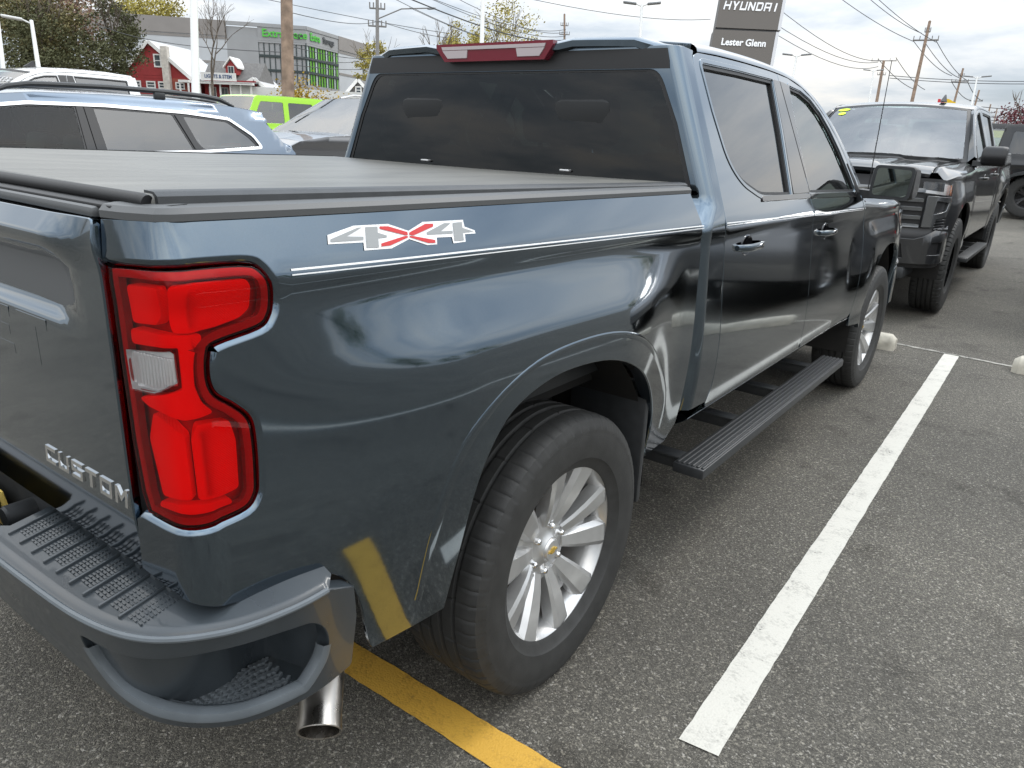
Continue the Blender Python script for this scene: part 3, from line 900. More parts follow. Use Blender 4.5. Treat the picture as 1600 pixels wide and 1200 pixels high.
        for k in range(13):
            s_ = .026 + k * .0072
            panel('lamp_rib', SB, [(s_, 1.164 + (.008 if s_ > .09 else 0)), (s_ + .0042, 1.164 + (.008 if s_ > .09 else 0)), (s_ + .0042, 1.212), (s_, 1.212)], 'lamp_white', rv, step=.03, rim=((.0012, .004),), sx=sx, off=-.011)
        panel('clear_lens', SB, REV, 'lens', lp, step=.02, sx=sx, off=-.005, rim=None)
        # inner arch liner
        b = MB(); rings = []
        for i in range(25):
            t = i / 24; a = PI * (.98 - .98 * t)
            y, z = .505 * math.cos(a), .42 + .60 * math.sin(a)
            y = y * 1.05 - (.0)
            rings.append([(.60, y, z), (.955, y, z)])
        b.loft(rings, False)
        b.v += [(.60, -.75, .35), (.60, .75, .35), (.60, .75, 1.1), (.60, -.75, 1.1)]; nn = len(b.v)
        b.f.append((nn - 4, nn - 3, nn - 2, nn - 1))
        if sx < 0: b.flipx()
        b.build('arch_liner', 'void', o)
        b = MB(); b.box(.70, .985, .44, .465, .40, .82, .008, Matrix.Rotation(R(-8), 4, 'X') @ Matrix.Translation((0, .05, .06)) if 0 else None)
        if sx < 0: b.flipx()
        b.build('mud_guard', 'plastic', root)
        # spring and damper glimpsed inside the arch
        b = MB(); b.tube([(.66, -.30, .95), (.66, -.10, .55)], .035, 10); b.tube([(.62, -.7, .70), (.62, -.2, .52), (.62, .2, .52), (.62, .7, .70)], .03, 8)
        if sx < 0: b.flipx()
        b.build('damper', 'brake', root)
    for sx in (1, -1): bed(sx)
    # ---------------- tailgate
    def ST(x, z):
        W = 1 - sm(.66, .76, abs(x))
        y = -1.094 - .024 * math.exp(-((z - 1.368) / .028) ** 2) * (1 - .75 * sm(.70, .82, abs(x)))
        y += .024 * sm(1.232, 1.262, z) * (1 - sm(1.31, 1.35, z)) * W
        y += .008 * sm(.95, .84, z) - .010 * (1 - (x / .84) ** 2)
        y += .05 * rp(z - 1.385, .004)
        return (x, y, z)
    tg = panel('tailgate', ST, rnd([(-.833, .832), (.833, .832), (.833, 1.34), (.829, 1.403), (-.829, 1.403), (-.833, 1.34)], [.01, .01, .02, .008, .008, .02]), 'paint', root, step=.028)
    b = MB(); b.box(-.82, .82, -1.085, -1.03, .84, 1.398, .01); b.box(-.825, .825, -1.09, -1.01, 1.404, 1.420, .006); b.build('tailgate_cap', 'rail_cap', tg)
    block_letters('stamped_letter', 'CHEVROLET', .086, .112, .143, lambda x, y, d: (x, ST(x, y + 1.178)[1] - d + .001, y + 1.178), 'paint', tg, .0013)
    block_letters('badge_letter', 'CUSTOM', .033, .038, .0490, lambda x, y, d: (x + .684, ST(x + .684, y + .961)[1] - d + .0005, y + .961), 'chrome', tg, .0032, .15)
    b = MB(); b.box(-.10, .10, -1.13, -1.108, 1.27, 1.33, .01); b.build('tailgate_handle', 'plastic', tg)
    # ---------------- rear bumper
    OPEN = [(2.69, .74), (3.1, .755), (3.629, .775), (4.515, .83), (5.059, .845), (5.659, .835), (6.277, .80), (6.592, .76), (6.935, .634), (7.10, .46), (7.0, .28), (6.56, .105), (6.24, .09), (5.58, .085), (4.98, .08), (4.43, .085), (3.88, .10), (3.31, .13), (2.88, .20), (2.66, .40), (2.62, .6)]
    op = spl(OPEN, 3, True)
    def bumper():
        half = None
        def SBMx(u, v):
            if u < 0:
                q = SBM(-u, v); return (-q[0], q[1], q[2])
            return SBM(u, v)
        opl = [(-u, v) for u, v in op]
        bpn = panel('rear_bumper', SBMx, [(-8, 0.02), (-7.9, 0), (7.9, 0), (8, .02), (8, .5), (7.7, .85), (7.0, .985), (6.6, 1), (-6.6, 1), (-7.0, .985), (-7.7, .85), (-8, .5)], 'bumper', root, holes=[op, opl], step=.13, aspect=.6, eps=2e-3, rim=((.0008, .0003), (.0024, .0018), (.003, .004), (.0032, .03)))
        def SDx(u, w):
            if u < 0:
                q = SDK(-u, w); return (-q[0], q[1], q[2])
            return SDK(u, w)
        panel('bumper_deck', SDx, [(-6.9, .0), (6.9, .0), (7.15, .2), (7.2, 1.), (1.44, 1.), (1.40, .95), (1.40, .36), (1.34, .28), (-1.34, .28), (-1.40, .36), (-1.40, .95), (-1.44, 1.), (-7.2, 1.), (-7.15, .2)], 'bumper', bpn, step=.12, aspect=.7, eps=2e-3, rim=((.0004, .0004), (.001, .012)), off=.003)
        b = MB(); rg = [[(*crv(BT, u)[:2], DECK + .0005) for u in np.linspace(-0, 6.9, 70)]]
        pts = [Vector((crv(BT, u)[0], crv(BT, u)[1], DECK + .001)) for u in np.linspace(0, 6.9, 70)]
        b.tube(pts, .006, 8); b.mirror(); b.build('deck_edge', 'bumper_trim', bpn)
        for sx in (1, -1):
            # tread bars and studs
            bar = None
            for k in range(9):
                x = .455 + .050 * k
                y0 = -1.062; y1 = -1.158 + max(0, (x - .76)) ** 2 * 1.1
                bb = MB(); m = Matrix.Translation((sx * x, 0, 0))
                bb.box(-.003, .003, y1, y0, DECK + .004, DECK + .0185, .0025); bb.box(-.003, .018, y0 - .007, y0, DECK + .004, DECK + .0175, .0025)
                bb.v = [(q[0], q[1], q[2] + .026 * (q[1] + 1.188 - max(0, x - .70) ** 2 * 1.1) / .135) for q in bb.v]
                if sx < 0: bb.flipx()
                bb.xf(m); bb.build('tread_bar', 'bumper', bpn)
            st = MB()
            for k in range(9):
                for i in range(11):
                    for j in range(3):
                        x = .455 + .050 * k + .014 + .0125 * j
                        y = -1.078 - i * .0062
                        if x > .80: y += (x - .8) ** 2 * .8
                        w = .0016
                        st.box(x - .0042, x + .0042, y - w, y + w, DECK + .006, DECK + .0142)
            st.v = [(q[0], q[1], q[2] + .0012 + .026 * (q[1] + 1.188 - max(0, q[0] - .70) ** 2 * 1.1) / .135) for q in st.v]
            if sx < 0: st.flipx()
            tag(st.build('grip_studs', 'bumper', bpn, 0), kind='stuff')
            # corner step recess: back wall, floor, lip
            def rec(u, v): 
                p = Vector(SBM(u, v)); n_ = Vector((crv(BB, u)[0] * .0 - (crv(BT, u + .01)[1] - crv(BT, u - .01)[1]), crv(BT, u + .01)[0] - crv(BT, u - .01)[0], 0)).normalized()
                return p, n_
            def rdp(t): return .012 + .135 * sm(.08, .78, t) * (1 - .8 * sm(.90, 1, t))
            b = MB(); us = np.linspace(2.55, 7.2, 36); rows = []
            wall = []
            for u in us:
                t = (u - 2.55) / 4.65
                dp = rdp(t)
                w0, n_ = rec(u, .86); w1, _ = rec(u, .02)
                w0 = w0 + n_ * dp; w1 = w1 + n_ * dp * .92
                f1, n2_ = rec(u, .02)
                wall.append([w0 - n_ * dp * .9 + Vector((0, 0, .005)), w0, w1 + Vector((0, 0, .012)), f1 + n2_ * .004 + Vector((0, 0, .012))])
            b.loft(wall, False)
            if sx < 0: b.flipx()
            else: b.f = [tuple(reversed(f)) for f in b.f]
            b.f = [tuple(reversed(f)) for f in b.f]
            b.build('step_recess', 'bumper', bpn, 50)
            tr = MB()
            for iu in range(15):
                for iw in range(6):
                    u = 3.35 + iu * .205 + (.1 if iw % 2 else 0); w = .10 + iw * .145
                    if u > 6.35: continue
                    t = (u - 2.55) / 4.65; dp = rdp(t)
                    if w * dp > dp * .96: continue
                    f1, n_ = rec(u, .02); c = f1 + n_ * (.012 + w * dp * .88) + Vector((0, 0, .0125))
                    ang = math.atan2(n_.x, n_.y)
                    for sg in (1, -1):
                        m = Matrix.Translation(c) @ Matrix.Rotation(-ang + sg * .55, 4, 'Z')
                        tr.box(-.001, .014, -.0028, .0028, -.001, .0055, 0, m @ Matrix.Scale(sg, 4, (1, 0, 0)) if 0 else m @ Matrix.Translation((0 if sg > 0 else -.013, 0, 0)))
            if sx < 0: tr.flipx()
            tag(tr.build('tread_studs', 'bumper_trim', bpn, 0), kind='stuff')
            # satin lip round the lower edge of the opening
            b = MB(); ring = []
            low = spl([(2.66, .62), (2.70, .42), (2.90, .225), (3.32, .145), (3.88, .115), (4.43, .10), (4.98, .095), (5.58, .10), (6.24, .105), (6.54, .12), (6.97, .29), (7.07, .45)], 5)
            for i, (u, v) in enumerate(low):
                p, n_ = rec(u, v)
                a, c_ = low[max(i - 1, 0)], low[min(i + 1, len(low) - 1)]
                tdir = (Vector(SBM(*c_)) - Vector(SBM(*a))).normalized()
                up = tdir.cross(-n_).normalized()
                if sx and up.z < 0 and i > 8: pass
                ins = n_.cross(tdir).normalized()
                if ins.dot(Vector(SBM(5., .5)) - p) < 0: ins = -ins
                ring.append([p - n_ * .004 - ins * .004, p - n_ * .0055 + ins * .001, p - n_ * .002 + ins * .013, p + n_ * .012 + ins * .016, p + n_ * .02 + ins * .012])
            b.loft(ring, False)
            b.f = [tuple(reversed(f)) for f in b.f]
            if sx < 0: b.flipx()
            b.build('step_lip', 'bumper_trim', bpn, 60)
        b = MB(); b.box(.44, .72, -1.10, -1.04, .55, .74); b.box(-.72, -.44, -1.10, -1.04, .55, .74); b.box(-.6, .6, -1.03, -.9, .5, .74); b.build('bumper_beam', 'void', bpn)
        # plate in its recess
        b = MB(); b.box(-.44, .44, -1.045, -1.035, .53, .80, .004); b.box(-.44, .44, -1.115, -1.035, .565, .575, .004); b.build('plate_recess', 'plastic', bpn)
        pl = MB(); pl.box(-.152, .152, -1.000, -.996, -.076, .076, .0015)
        return bpn
    bmp = bumper()
    # plate stands upright in the gap between bumper and tailgate
    pl = MB(); m = Matrix.Translation((.02, -1.062, .668)) @ Matrix.Rotation(R(8), 4, 'X'); pl.box(-.152, .152, -.002, .002, -.076, .076, 0, m)
    po = pl.build('number_plate', 'plate', root)
    lettering('plate_letters', 'N84 DYY', .075, lambda x, y, z: tuple(m @ Vector((x, -.0032 - z, y + .008))), 'ink', po, sxy=(.80, 1.25), ext=.0004)
    lettering('plate_small_print', 'Garden State', .026, lambda x, y, z: tuple(m @ Vector((x, -.0032 - z, y - .052))), 'ink', po, sxy=(1.1, 1), ext=.0003)
    b = MB(); b.lathe([(0, -1.19), (.03, -1.19), (.036, -1.185), (.036, -1.10)], 24, 'y'); b.xf(Matrix.Translation((.262, .085, .722)) @ Matrix.Diagonal((.75, 1, .75, 1))); b.build('bumper_stop', 'plastic', root)
    # ---------------- exhaust
    b = MB(); d = Vector((.62, -.62, -.48)).normalized(); p0 = Vector((.94, -.80, .36)) + Vector((0.005, -.03, .075)); 
    prof = [(.045, -.30), (.045, -.02), (.047, 0), (.0455, .002), (.042, 0), (.041, -.14), (.0, -.14)]
    b.lathe(prof, 36, 'z')
    q = d.to_track_quat('Z', 'Y').to_matrix().to_4x4()
    b.xf(Matrix.Translation((.925, -.825, .352)) @ q); ex = b.build('exhaust_tip', 'steel', root)
    # ---------------- tonneau
    def STN(x, y):
        z = 1.4195 - .0154 * y + .004 * math.sin(y * 5.2 + 1) * math.cos(x * 2.1)
        return (x, y, z + .006)
    tn = panel('tonneau_cover', STN, rnd([(-.885, -1.035), (.885, -1.035), (.885, .765), (-.885, .765)], [.015, .015, .02, .02]), 'tonneau', root, step=.06, rim=((.002, .0005), (.006, .004), (.007, .010), (.0072, .022)))
    for sx in (1, -1):
        b = MB(); rings = []
        for i in range(3):
            y = -1.03 + i * .895
            z = 1.4195 - .0154 * y
            rings.append([(.862, y, z + .009), (.888, y, z + .008), (.897, y, z + .002), (.899, y, z - .012), (.862, y, z - .012)])
        b.loft(rings, True, True)
        if sx < 0: b.flipx()
        b.build('cover_side_strip', 'plastic', tn)
    b = MB(); b.tube([(-.885, -1.043, 1.4315), (.88, -1.043, 1.4315), (.889, -1.041, 1.4295)], .0105, 12); b.build('cover_end_roll', 'black', tn)
    b = MB(); b.box(-.86, .86, -1.08, -1.035, 1.418, 1.424, .002); b.build('cover_seal', 'black', tn)
    build_cab(root)
    return root

# ------------------------------------------------------------------ pickup truck: cab, doors, front
DTOP = [(1.03, 1.838), (1.22, 1.846), (1.50, 1.849), (1.80, 1.847), (2.05, 1.836), (2.25, 1.808), (2.42, 1.758), (2.56, 1.690), (2.70, 1.595), (2.82, 1.47), (2.905, 1.355)]
RTOP = [(1.03, 1.860), (1.22, 1.869), (1.50, 1.873), (1.80, 1.870), (2.05, 1.858), (2.25, 1.832), (2.44, 1.782), (2.60, 1.712), (2.75, 1.616), (2.885, 1.49), (3.00, 1.365)]
SEAM = [(1.845, 1.03), (1.825, .985), (1.79, .968), (1.70, .962), (1.5, .948), (1.28, .932), (1.1, .95), (.87, .963), (.69, .962), (.62, .93)]
def seam_y(z):
    P = SEAM
    if z >= P[0][0]: return P[0][1]
    for a, b in zip(P, P[1:]):
        if z >= b[0]: return a[1] + (b[1] - a[1]) * (a[0] - z) / (a[0] - b[0])
    return P[-1][1]
def gapF(z): return 1.90 + (1.85 - z) * .165
def SCR(u, z):
    """back wall of the cab wrapping round to the door seam; |u| 0-1 wall, 1-2 corner, 2-3 side"""
    sg = -1 if u < 0 else 1; u = abs(u)
    w = XS(.9, z, True) - .004; yr = .775 + .08 * sm(1.27, 1.35, z) + .05 * max(0, z - 1.36) + .03 * rp(z - 1.80, .02); r = .05
    if u <= 1: x, y = u * (w - r), yr - .012 * (1 - u * u)
    elif u <= 2:
        a = (u - 1) * PI / 2; x, y = w - r + r * math.sin(a), yr + r - r * math.cos(a)
    else:
        t = u - 2; y = yr + r + (seam_y(z) - .003 - yr - r) * t; x = w + (XS(y, z, True) - w) * min(1, t * 1.0)
    return (sg * x, y, z)
def roof_z(y):
    P = RTOP
    if y <= P[0][0]: return P[0][1] - .12 * (P[0][0] - y) ** 1.0 * .35
    for a, b in zip(P, P[1:]):
        if y <= b[0]: return a[1] + (b[1] - a[1]) * (y - a[0]) / (b[0] - a[0])
    return P[-1][1]
def SRF(a, y):                                   # roof skin, a -1..1 ; order so that the normal points up
    zr = roof_z(y); w = XS(y, zr, True) - .02
    x = a * w
    z = zr + .010 + .030 * (1 - abs(a) ** 2.4)
    if abs(a) < .82: z += .006 * (sm(.82, .78, abs(a))) * sm(1.0, 1.1, y)
    return (x, y, z)
WS_B = (.865, 3.055, 1.315); WS_T = (.705, 2.33, 1.822)
def SWS(a, b):
    """windscreen, a -1..1 (x = -a), b 0 cowl..1 header"""
    k = 1 - a * a
    x = -a * (WS_B[0] + (WS_T[0] - WS_B[0]) * b)
    y = WS_B[1] + .20 * k + (WS_T[1] + .13 * k - WS_B[1] - .20 * k) * b
    z = WS_B[2] - .02 * k + (WS_T[2] + .035 * k - WS_B[2] + .02 * k) * b + .035 * math.sin(b * PI)
    return (x, y, z)
FP = [(0, 4.72), (.3, 4.715), (.55, 4.70), (.72, 4.665), (.83, 4.60), (.90, 4.50), (.925, 4.38), (.93, 4.26)]
def SFR(u, z):
    """front fascia; u<0 is the right-hand side (x>0)"""
    q = crv(FP, abs(u)); sg = -1 if u > 0 else 1
    j = .05 * sm(.80, .72, z) - .04 * sm(1.05, 1.2, z) - .03 * sm(.5, .40, z)
    cx = min(1, abs(u) / 5.)
    return (sg * (q[0] + j * cx * .5), q[1] + j * (1 - cx * .6), z)
def SHD(a, t):
    """hood; a -1..1, t 0 cowl .. 1 nose"""
    w = .815 - .05 * t
    yb = 3.10 + .19 * (1 - a * a); yf = 4.62 - .05 * a * a
    y = yb + (yf - yb) * t; x = -a * w
    z = 1.285 + .035 * (1 - a * a) - .035 * t - .06 * sm(.80, 1.0, t) ** 2
    z += .018 * sm(.40, .32, abs(a)) * sm(.95, .8, t) + .02 * sm(.62, .74, abs(a)) * sm(.98, .8, t)
    return (x, y, z)

def build_cab(root):
    # back wall with window
    win = rnd([(-.985, 1.372), (.985, 1.372), (.985, 1.60), (.955, 1.775), (-.955, 1.775), (-.985, 1.60)], [.04, .04, .0, .05, .05, .0])
    win = [(u, z) for u, z in win]
    cw = panel('cab_back', SCR, [(-3, .63), (3, .63), (3, 1.0), (3, 1.4), (3, 1.82), (2.7, 1.842), (2, 1.848), (1.2, 1.848), (0, 1.848), (-1.2, 1.848), (-2, 1.848), (-2.7, 1.842), (-3, 1.82), (-3, 1.4), (-3, 1.0)], 'paint', root, holes=[win], step=.07, aspect=.6, eps=2e-3, rim=((.0006, .0003), (.0018, .0014), (.002, .018)))
    panel('rear_window', SCR, grow(win, .01), 'glass_dark', cw, step=.08, eps=2e-3, rim=None, off=-.006)
    ring = grow(win, .006)
    panel('window_seal', SCR, ring, 'black', cw, holes=[[(u * .972, 1.575 + (z - 1.575) * .93) for u, z in ring]], step=.06, eps=2e-3, rim=None, off=-.0035)
    for x in (.36, -.36):
        b = MB(); b.box(x - .022, x + .022, .836, .86, 1.418, 1.428, .004); b.build('slider_latch', 'alloy', cw)
    # visor and high stop lamp
    b = MB(); rings = []
    for i in range(25):
        a = -1 + 2 * i / 24; x = a * .715
        e = sm(.86, 1.0, abs(a)); zt = 1.874 - .010 * a * a - .012 * e + (.010 if .42 < abs(a) < .9 else 0); yr = .838 + .045 * abs(a) ** 3 + .02 * e
        rings.append([(x, 1.06, zt + .006), (x, .99, zt + .005), (x, yr + .012, zt), (x, yr, zt - .010), (x, yr + .004, zt - .030 - .012 * e), (x, yr + .03, zt - .036 - .02 * e), (x, yr + .035, zt - .075), (x, yr + .055, zt - .095), (x, 1.06, zt - .095)])
    b.loft(rings, True, True)
    vi = b.build('roof_visor', 'paint', root, 40)
    panel('visor_shade_strip', SCR, [(-1.05, 1.776), (1.05, 1.776), (1.12, 1.80), (1.15, 1.84), (-1.15, 1.84), (-1.12, 1.80)], 'black', vi, step=.08, eps=2e-3, rim=None, off=.002)  # black strip on the cab back paints the shade under the visor
    hl = MB(); hl.prism([(-.285, 0), (-.245, -.048), (.245, -.048), (.285, 0), (.285, .016), (-.285, .016)], 0, .05, lambda u, v, w: (u, .828 + w - v * .12, 1.858 + v))
    hl.f = [tuple(reversed(f)) for f in hl.f]
    ho = hl.build('high_stop_lamp', 'stop_lamp', vi, 0)
    for x0, x1, c0, c1 in ((-.25, -.12, -.225, -.125), (.12, .25, .125, .225)):
        q = MB(); q.prism([(c0, -.036), (c1, -.036), (x1, -.008), (x0, -.008)], 0, .01, lambda u, v, w: (u, .824 + w - v * .12, 1.858 + v)); q.f = [tuple(reversed(f)) for f in q.f]; q.build('cargo_lamp', 'stop_clear', ho, 0)
    q = MB(); q.prism([(-.25, -.006), (.25, -.006), (.255, .006), (-.255, .006)], 0, .01, lambda u, v, w: (u, .824 + w - v * .12, 1.858 + v)); q.f = [tuple(reversed(f)) for f in q.f]; q.build('lamp_strip', 'stop_clear', ho, 0)
    # roof
    panel('roof', SRF, [(-1, 1.03), (1, 1.03), (1, 1.5), (1, 2.0), (1, 2.33), (.6, 2.41), (0, 2.45), (-.6, 2.41), (-1, 2.33), (-1, 2.0), (-1, 1.5)], 'paint', root, step=.09, rim=((.001, .002), (.001, .02)))
    WR = rnd([(1.040, 1.806), (1.40, 1.811), (1.812, 1.811), (1.775, 1.60), (1.712, 1.348), (1.345, 1.360), (1.17, 1.415), (1.085, 1.49), (1.052, 1.65)], [.02, 0, .008, 0, .008, .05, .06, .06, 0])
    WF = rnd([(2.035, 1.803), (2.20, 1.792), (2.34, 1.762), (2.47, 1.708), (2.58, 1.635), (2.69, 1.535), (2.79, 1.41), (2.842, 1.327), (1.990, 1.348), (2.00, 1.57)], [.01, 0, 0, 0, 0, 0, 0, .03, .01, 0])
    def side(sx):
        # rear door
        rear = [(seam_y(z) + .003, z) for z in (.625, .69, .87, 1.1, 1.28, 1.5, 1.7, 1.79, 1.825)]
        top = [(1.03, 1.838), (1.22, 1.844), (1.50, 1.847), (1.80, 1.845), (gapF(1.842) - .003, 1.842)]
        fr = [(gapF(z) - .003, z) for z in (1.6, 1.35, 1.22, 1.0, .8, .63)]
        dpoly = [(.945, .606)] + rear + top + fr + [(2.09, .603)]
        d1 = panel('rear_door', SC, dpoly[::-1], 'paint', root, holes=[WR], step=.03, sx=sx)
        f2 = [(gapF(z) + .003, z) for z in (.63, .8, 1.0, 1.22, 1.35, 1.6, 1.80)]
        top2 = [(gapF(1.842) + .003, 1.842)] + DTOP[4:]
        frt = [(2.945, 1.315), (3.005, 1.20), (3.02, .97), (3.04, .75), (3.045, .63), (3.0, .608)]
        d2 = panel('front_door', SC, ([(2.125, .603)] + f2 + top2 + frt)[::-1], 'paint', root, holes=[WF], step=.03, sx=sx)
        for d, P_, gl in ((d1, WR, 'glass_side'), (d2, WF, 'glass')):
            panel('window_pane', SC, grow(P_, .008), gl, d, step=.08, rim=None, sx=sx, off=-.014)
            panel('window_seal', SC, grow(P_, .002), 'black', d, holes=[grow(P_, -.013)], step=.05, rim=((.0004, .0005), (.0008, .010)), sx=sx, off=-.004)
            b = MB(); n_ = len(P_)
            lip = grow(P_, .010)
            panel('window_moulding', SC, grow(P_, .016), 'paint', d, holes=[grow(P_, .003)], step=.05, rim=((.0006, .0003), (.0014, .0012), (.0016, .006)), sx=sx, off=.003)
        panel('belt_moulding', SC, [(1.335, 1.338), (gapF(1.34) - .006, 1.326), (gapF(1.34) - .006, 1.344), (1.345, 1.356)], 'gloss_black', d1, step=.05, sx=sx, off=.005)
        panel('belt_moulding', SC, [(gapF(1.34) + .006, 1.325), (2.86, 1.304), (2.845, 1.325), (gapF(1.34) + .006, 1.343)], 'gloss_black', d2, step=.05, sx=sx, off=.005)
        panel('pillar_trim', SC, [(1.742, 1.352), (gapF(1.352) - .006, 1.350), (gapF(1.81) - .006, 1.812), (1.822, 1.812), (1.795, 1.60)], 'gloss_black', d1, step=.05, sx=sx, off=.004)
        panel('pillar_trim', SC, [(gapF(1.352) + .006, 1.350), (1.982, 1.350), (1.992, 1.57), (2.026, 1.806), (gapF(1.81) + .006, 1.812)], 'gloss_black', d2, step=.05, sx=sx, off=.004)
        for d, y0, y1 in ((d1, .937, gapF(1.26) - .006), (d2, gapF(1.26) + .006, 2.965)):
            for dz0, dz1 in ((.0035, .0066), (-.0035, -.0015)):
                panel('pinstripe', SC, [(y0, zp(y0) + dz0), (y1, zp(y1) + dz0), (y1, zp(y1) + dz1), (y0, zp(y0) + dz1)], 'white', d, step=.06, rim=None, sx=sx, off=.0012)
        panel('sail_trim', SC, [(1.80, zp(1.8) + .016), (1.95, zp(1.95) + .012), (2.90, zp(2.9) + .012), (2.88, zp(2.88) + .075), (1.96, zp(1.96) + .062)], 'paint', d2, step=.06, sx=sx, off=.002) if 0 else None
        for d, yc in ((d1, 1.18), (d2, 2.245)):
            zc_ = zp(yc) - .088
            b = MB(); rings = []
            for i in range(9):
                t = -1 + i / 4; y = yc + t * .115; o_ = .036 * (1 - abs(t) ** 3.2) + .006
                x = XS(y, zc_, True)
                hh = .0145 - .003 * abs(t) ** 4
                rings.append([(x + o_ - .012, y, zc_ - hh), (x + o_, y, zc_ - hh * .6), (x + o_ + .003, y, zc_ + hh * .2), (x + o_, y, zc_ + hh * .8), (x + o_ - .012, y, zc_ + hh)])
            b.loft(rings, True, True)
            if sx < 0: b.flipx()
            h = b.build('door_handle', 'paint', d, 50)
            b = MB()
            m_ = Matrix.Translation((XS(yc, zc_, True) - .004, yc - .02, zc_ + .004))
            b.lathe([(.0, .004), (.030, .004), (.036, .0062), (.039, .004), (.040, -.004)], 24, 'x'); b.v = [(x, y * 1.5, z) for x, y, z in b.v]; b.xf(m_)
            if sx < 0: b.flipx()
            b.build('handle_cup', 'gloss_black', h)
        # roof side and pillar
        b = MB(); rows = [[], [], [], [], []]
        for (y0, z0), (y1, z1) in zip(spl(DTOP, 4), spl(RTOP, 4)):
            rows[0].append((XS(y0, z0 + .004, True) - .012, y0, z0 + .004)); rows[1].append((XS(y0, z0 + .004, True), y0, z0 + .004))
            rows[2].append((XS(y1, z1 - .006, True) + .001, y1, z1 - .006)); 
            if y1 < 2.30:
                rows[3].append((XS(y1, z1, True) - .006, y1, z1 + .003)); rows[4].append((XS(y1, z1, True) - .022, y1, z1 + .0105))
            else:
                t = min(1, (y1 - 2.30) / .70); q = SWS(-1, 1 - t)
                q2 = Vector(q); 
                rows[3].append(tuple(Vector((XS(y1, z1, True) - .012, y1 + .008, z1 + .006)))); rows[4].append((q2.x + .004, q2.y + .006, q2.z + .004))
        b.loft(rows, False)
        b.f = [tuple(reversed(f)) for f in b.f]
        if sx < 0: b.flipx()
        b.build('roof_side', 'paint', root, 40)
        # rocker
        def SRK(y, t): return (XS(y, .60, True) - .004 - .055 * max(0, 1 - t) ** 1.3, y, .598 - (1 - t) * (.035 + .033 * (y - .6) / 2.5))
        panel('rocker_panel', SRK, [(.80, 0), (3.22, 0), (3.22, 1), (.80, 1)], 'paint', root, step=.08, sx=sx, rim=((.001, .002), (.001, .03)))
        # front fender
        fa = spl(FARCH, 4)
        FT = 1.236
        fpoly = [(3.051, .55)] + [(3.27, .53)] + [(a, b_, 2.) for a, b_ in fa] + [(4.24, .50), (4.40, .60), (4.44, .80), (4.42, 1.0), (4.46, 1.12), (4.46, 1.17), (4.2, FT - .03), (3.8, FT - .012), (3.4, FT + .005), (3.02, FT + .03), (2.965, 1.303), (3.012, 1.205), (3.028, .97), (3.048, .75)]
        fe = panel('front_fender', SC, fpoly, 'paint', root, step=.035, sx=sx)
        b = MB(); rows = []
        for i in range(15):
            y = 3.06 + (4.46 - 3.06) * i / 14
            zt = 1.303 + (FT + .03 - 1.303) * (y - 2.97) / .05 if y < 3.02 else FT + .03 - (.025) * (y - 3.02) / .38 if y < 3.4 else FT + .005 - .017 * (y - 3.4) / .4 if y < 3.8 else FT - .012 - .018 * (y - 3.8) / .4 if y < 4.2 else FT - .03 - .036 * (y - 4.2) / .26
            t = min(1, max(0, (y - 3.1) / 1.47)); hq = SHD(-1, t)
            x = XS(y, zt, True)
            rows.append([(x, y, zt), (x - .02, y, zt + .014), (hq[0] + .045, y, max(hq[2] + .004, zt + .01)), (hq[0] + .006, y, max(hq[2], zt)), (hq[0] + .006, y, max(hq[2], zt) - .03)])
        b.loft(rows, False)
        if sx < 0: b.flipx()
        b.build('fender_top', 'paint', fe, 40)
        b = MB(); rings = []
        for i in range(25):
            a = PI * (1.05 - 1.1 * i / 24)
            rings.append([(.55, 3.745 + .485 * math.cos(a), .42 + .58 * math.sin(a)), (.965, 3.745 + .485 * math.cos(a), .42 + .58 * math.sin(a))])
        b.loft(rings, False)
        nn = len(b.v); b.v += [(.55, 3.1, .35), (.55, 4.4, .35), (.55, 4.4, 1.1), (.55, 3.1, 1.1)]; b.f.append((nn, nn + 1, nn + 2, nn + 3))
        if sx < 0: b.flipx()
        b.build('arch_liner', 'void', fe)
        # mirror
        b = MB(); rings = []
        zc_ = 1.375
        for i, (x, k) in enumerate(((.985, .72), (1.0, .93), (1.02, 1.0), (1.155, 1.0), (1.19, .97), (1.205, .84))):
            sec = rnd([(-.095 * k, -.085 * k), (-.095 * k, .098 * k), (.06 * k, .088 * k), (.10 * k, .0), (.06 * k, -.08 * k)], .03, 4)
            rings.append([(x, 3.055 + y, zc_ + z) for y, z in sec])
        b.loft(rings, True, True)
        b.f = [tuple(reversed(f)) for f in b.f]
        if sx < 0: b.flipx()
        mi = b.build('door_mirror', 'black', root, 40)
        b = MB(); b.prism(rnd([(1.005, -.062), (1.178, -.066), (1.188, .075), (1.015, .082)], .02, 4), 0, .004, lambda u, v, w: (u, 2.9525 + w, zc_ + v))
        if sx < 0: b.flipx()
        b.build('mirror_glass', 'mirror', mi, 0)
        b = MB(); b.prism(rnd([(.99, -.078), (1.193, -.082), (1.203, .09), (1.0, .096)], .025, 4), 0, .006, lambda u, v, w: (u, 2.955 + w, zc_ + v))
        if sx < 0: b.flipx()
        b.build('mirror_frame', 'plastic', mi, 0)
        b = MB(); b.loft([[(.92, 3.0, 1.285), (.92, 3.12, 1.285), (.92, 3.12, 1.335), (.92, 3.0, 1.335)], [(1.04, 3.01, 1.292), (1.04, 3.09, 1.292), (1.04, 3.09, 1.325), (1.04, 3.01, 1.325)]], True, True)
        if sx < 0: b.flipx()
        b.build('mirror_arm', 'plastic', mi)
        panel('mirror_sail', SC, [(2.86, 1.325), (2.925, 1.318), (2.89, 1.385), (2.80, 1.47)], 'black', d2, step=.05, sx=sx, off=.004)
        # running board
        b = MB(); b.box(.928, 1.052, .84, 2.84, .358, .398, .006); 
        if sx < 0: b.flipx()
        rbd = b.build('running_board', 'plastic', root)
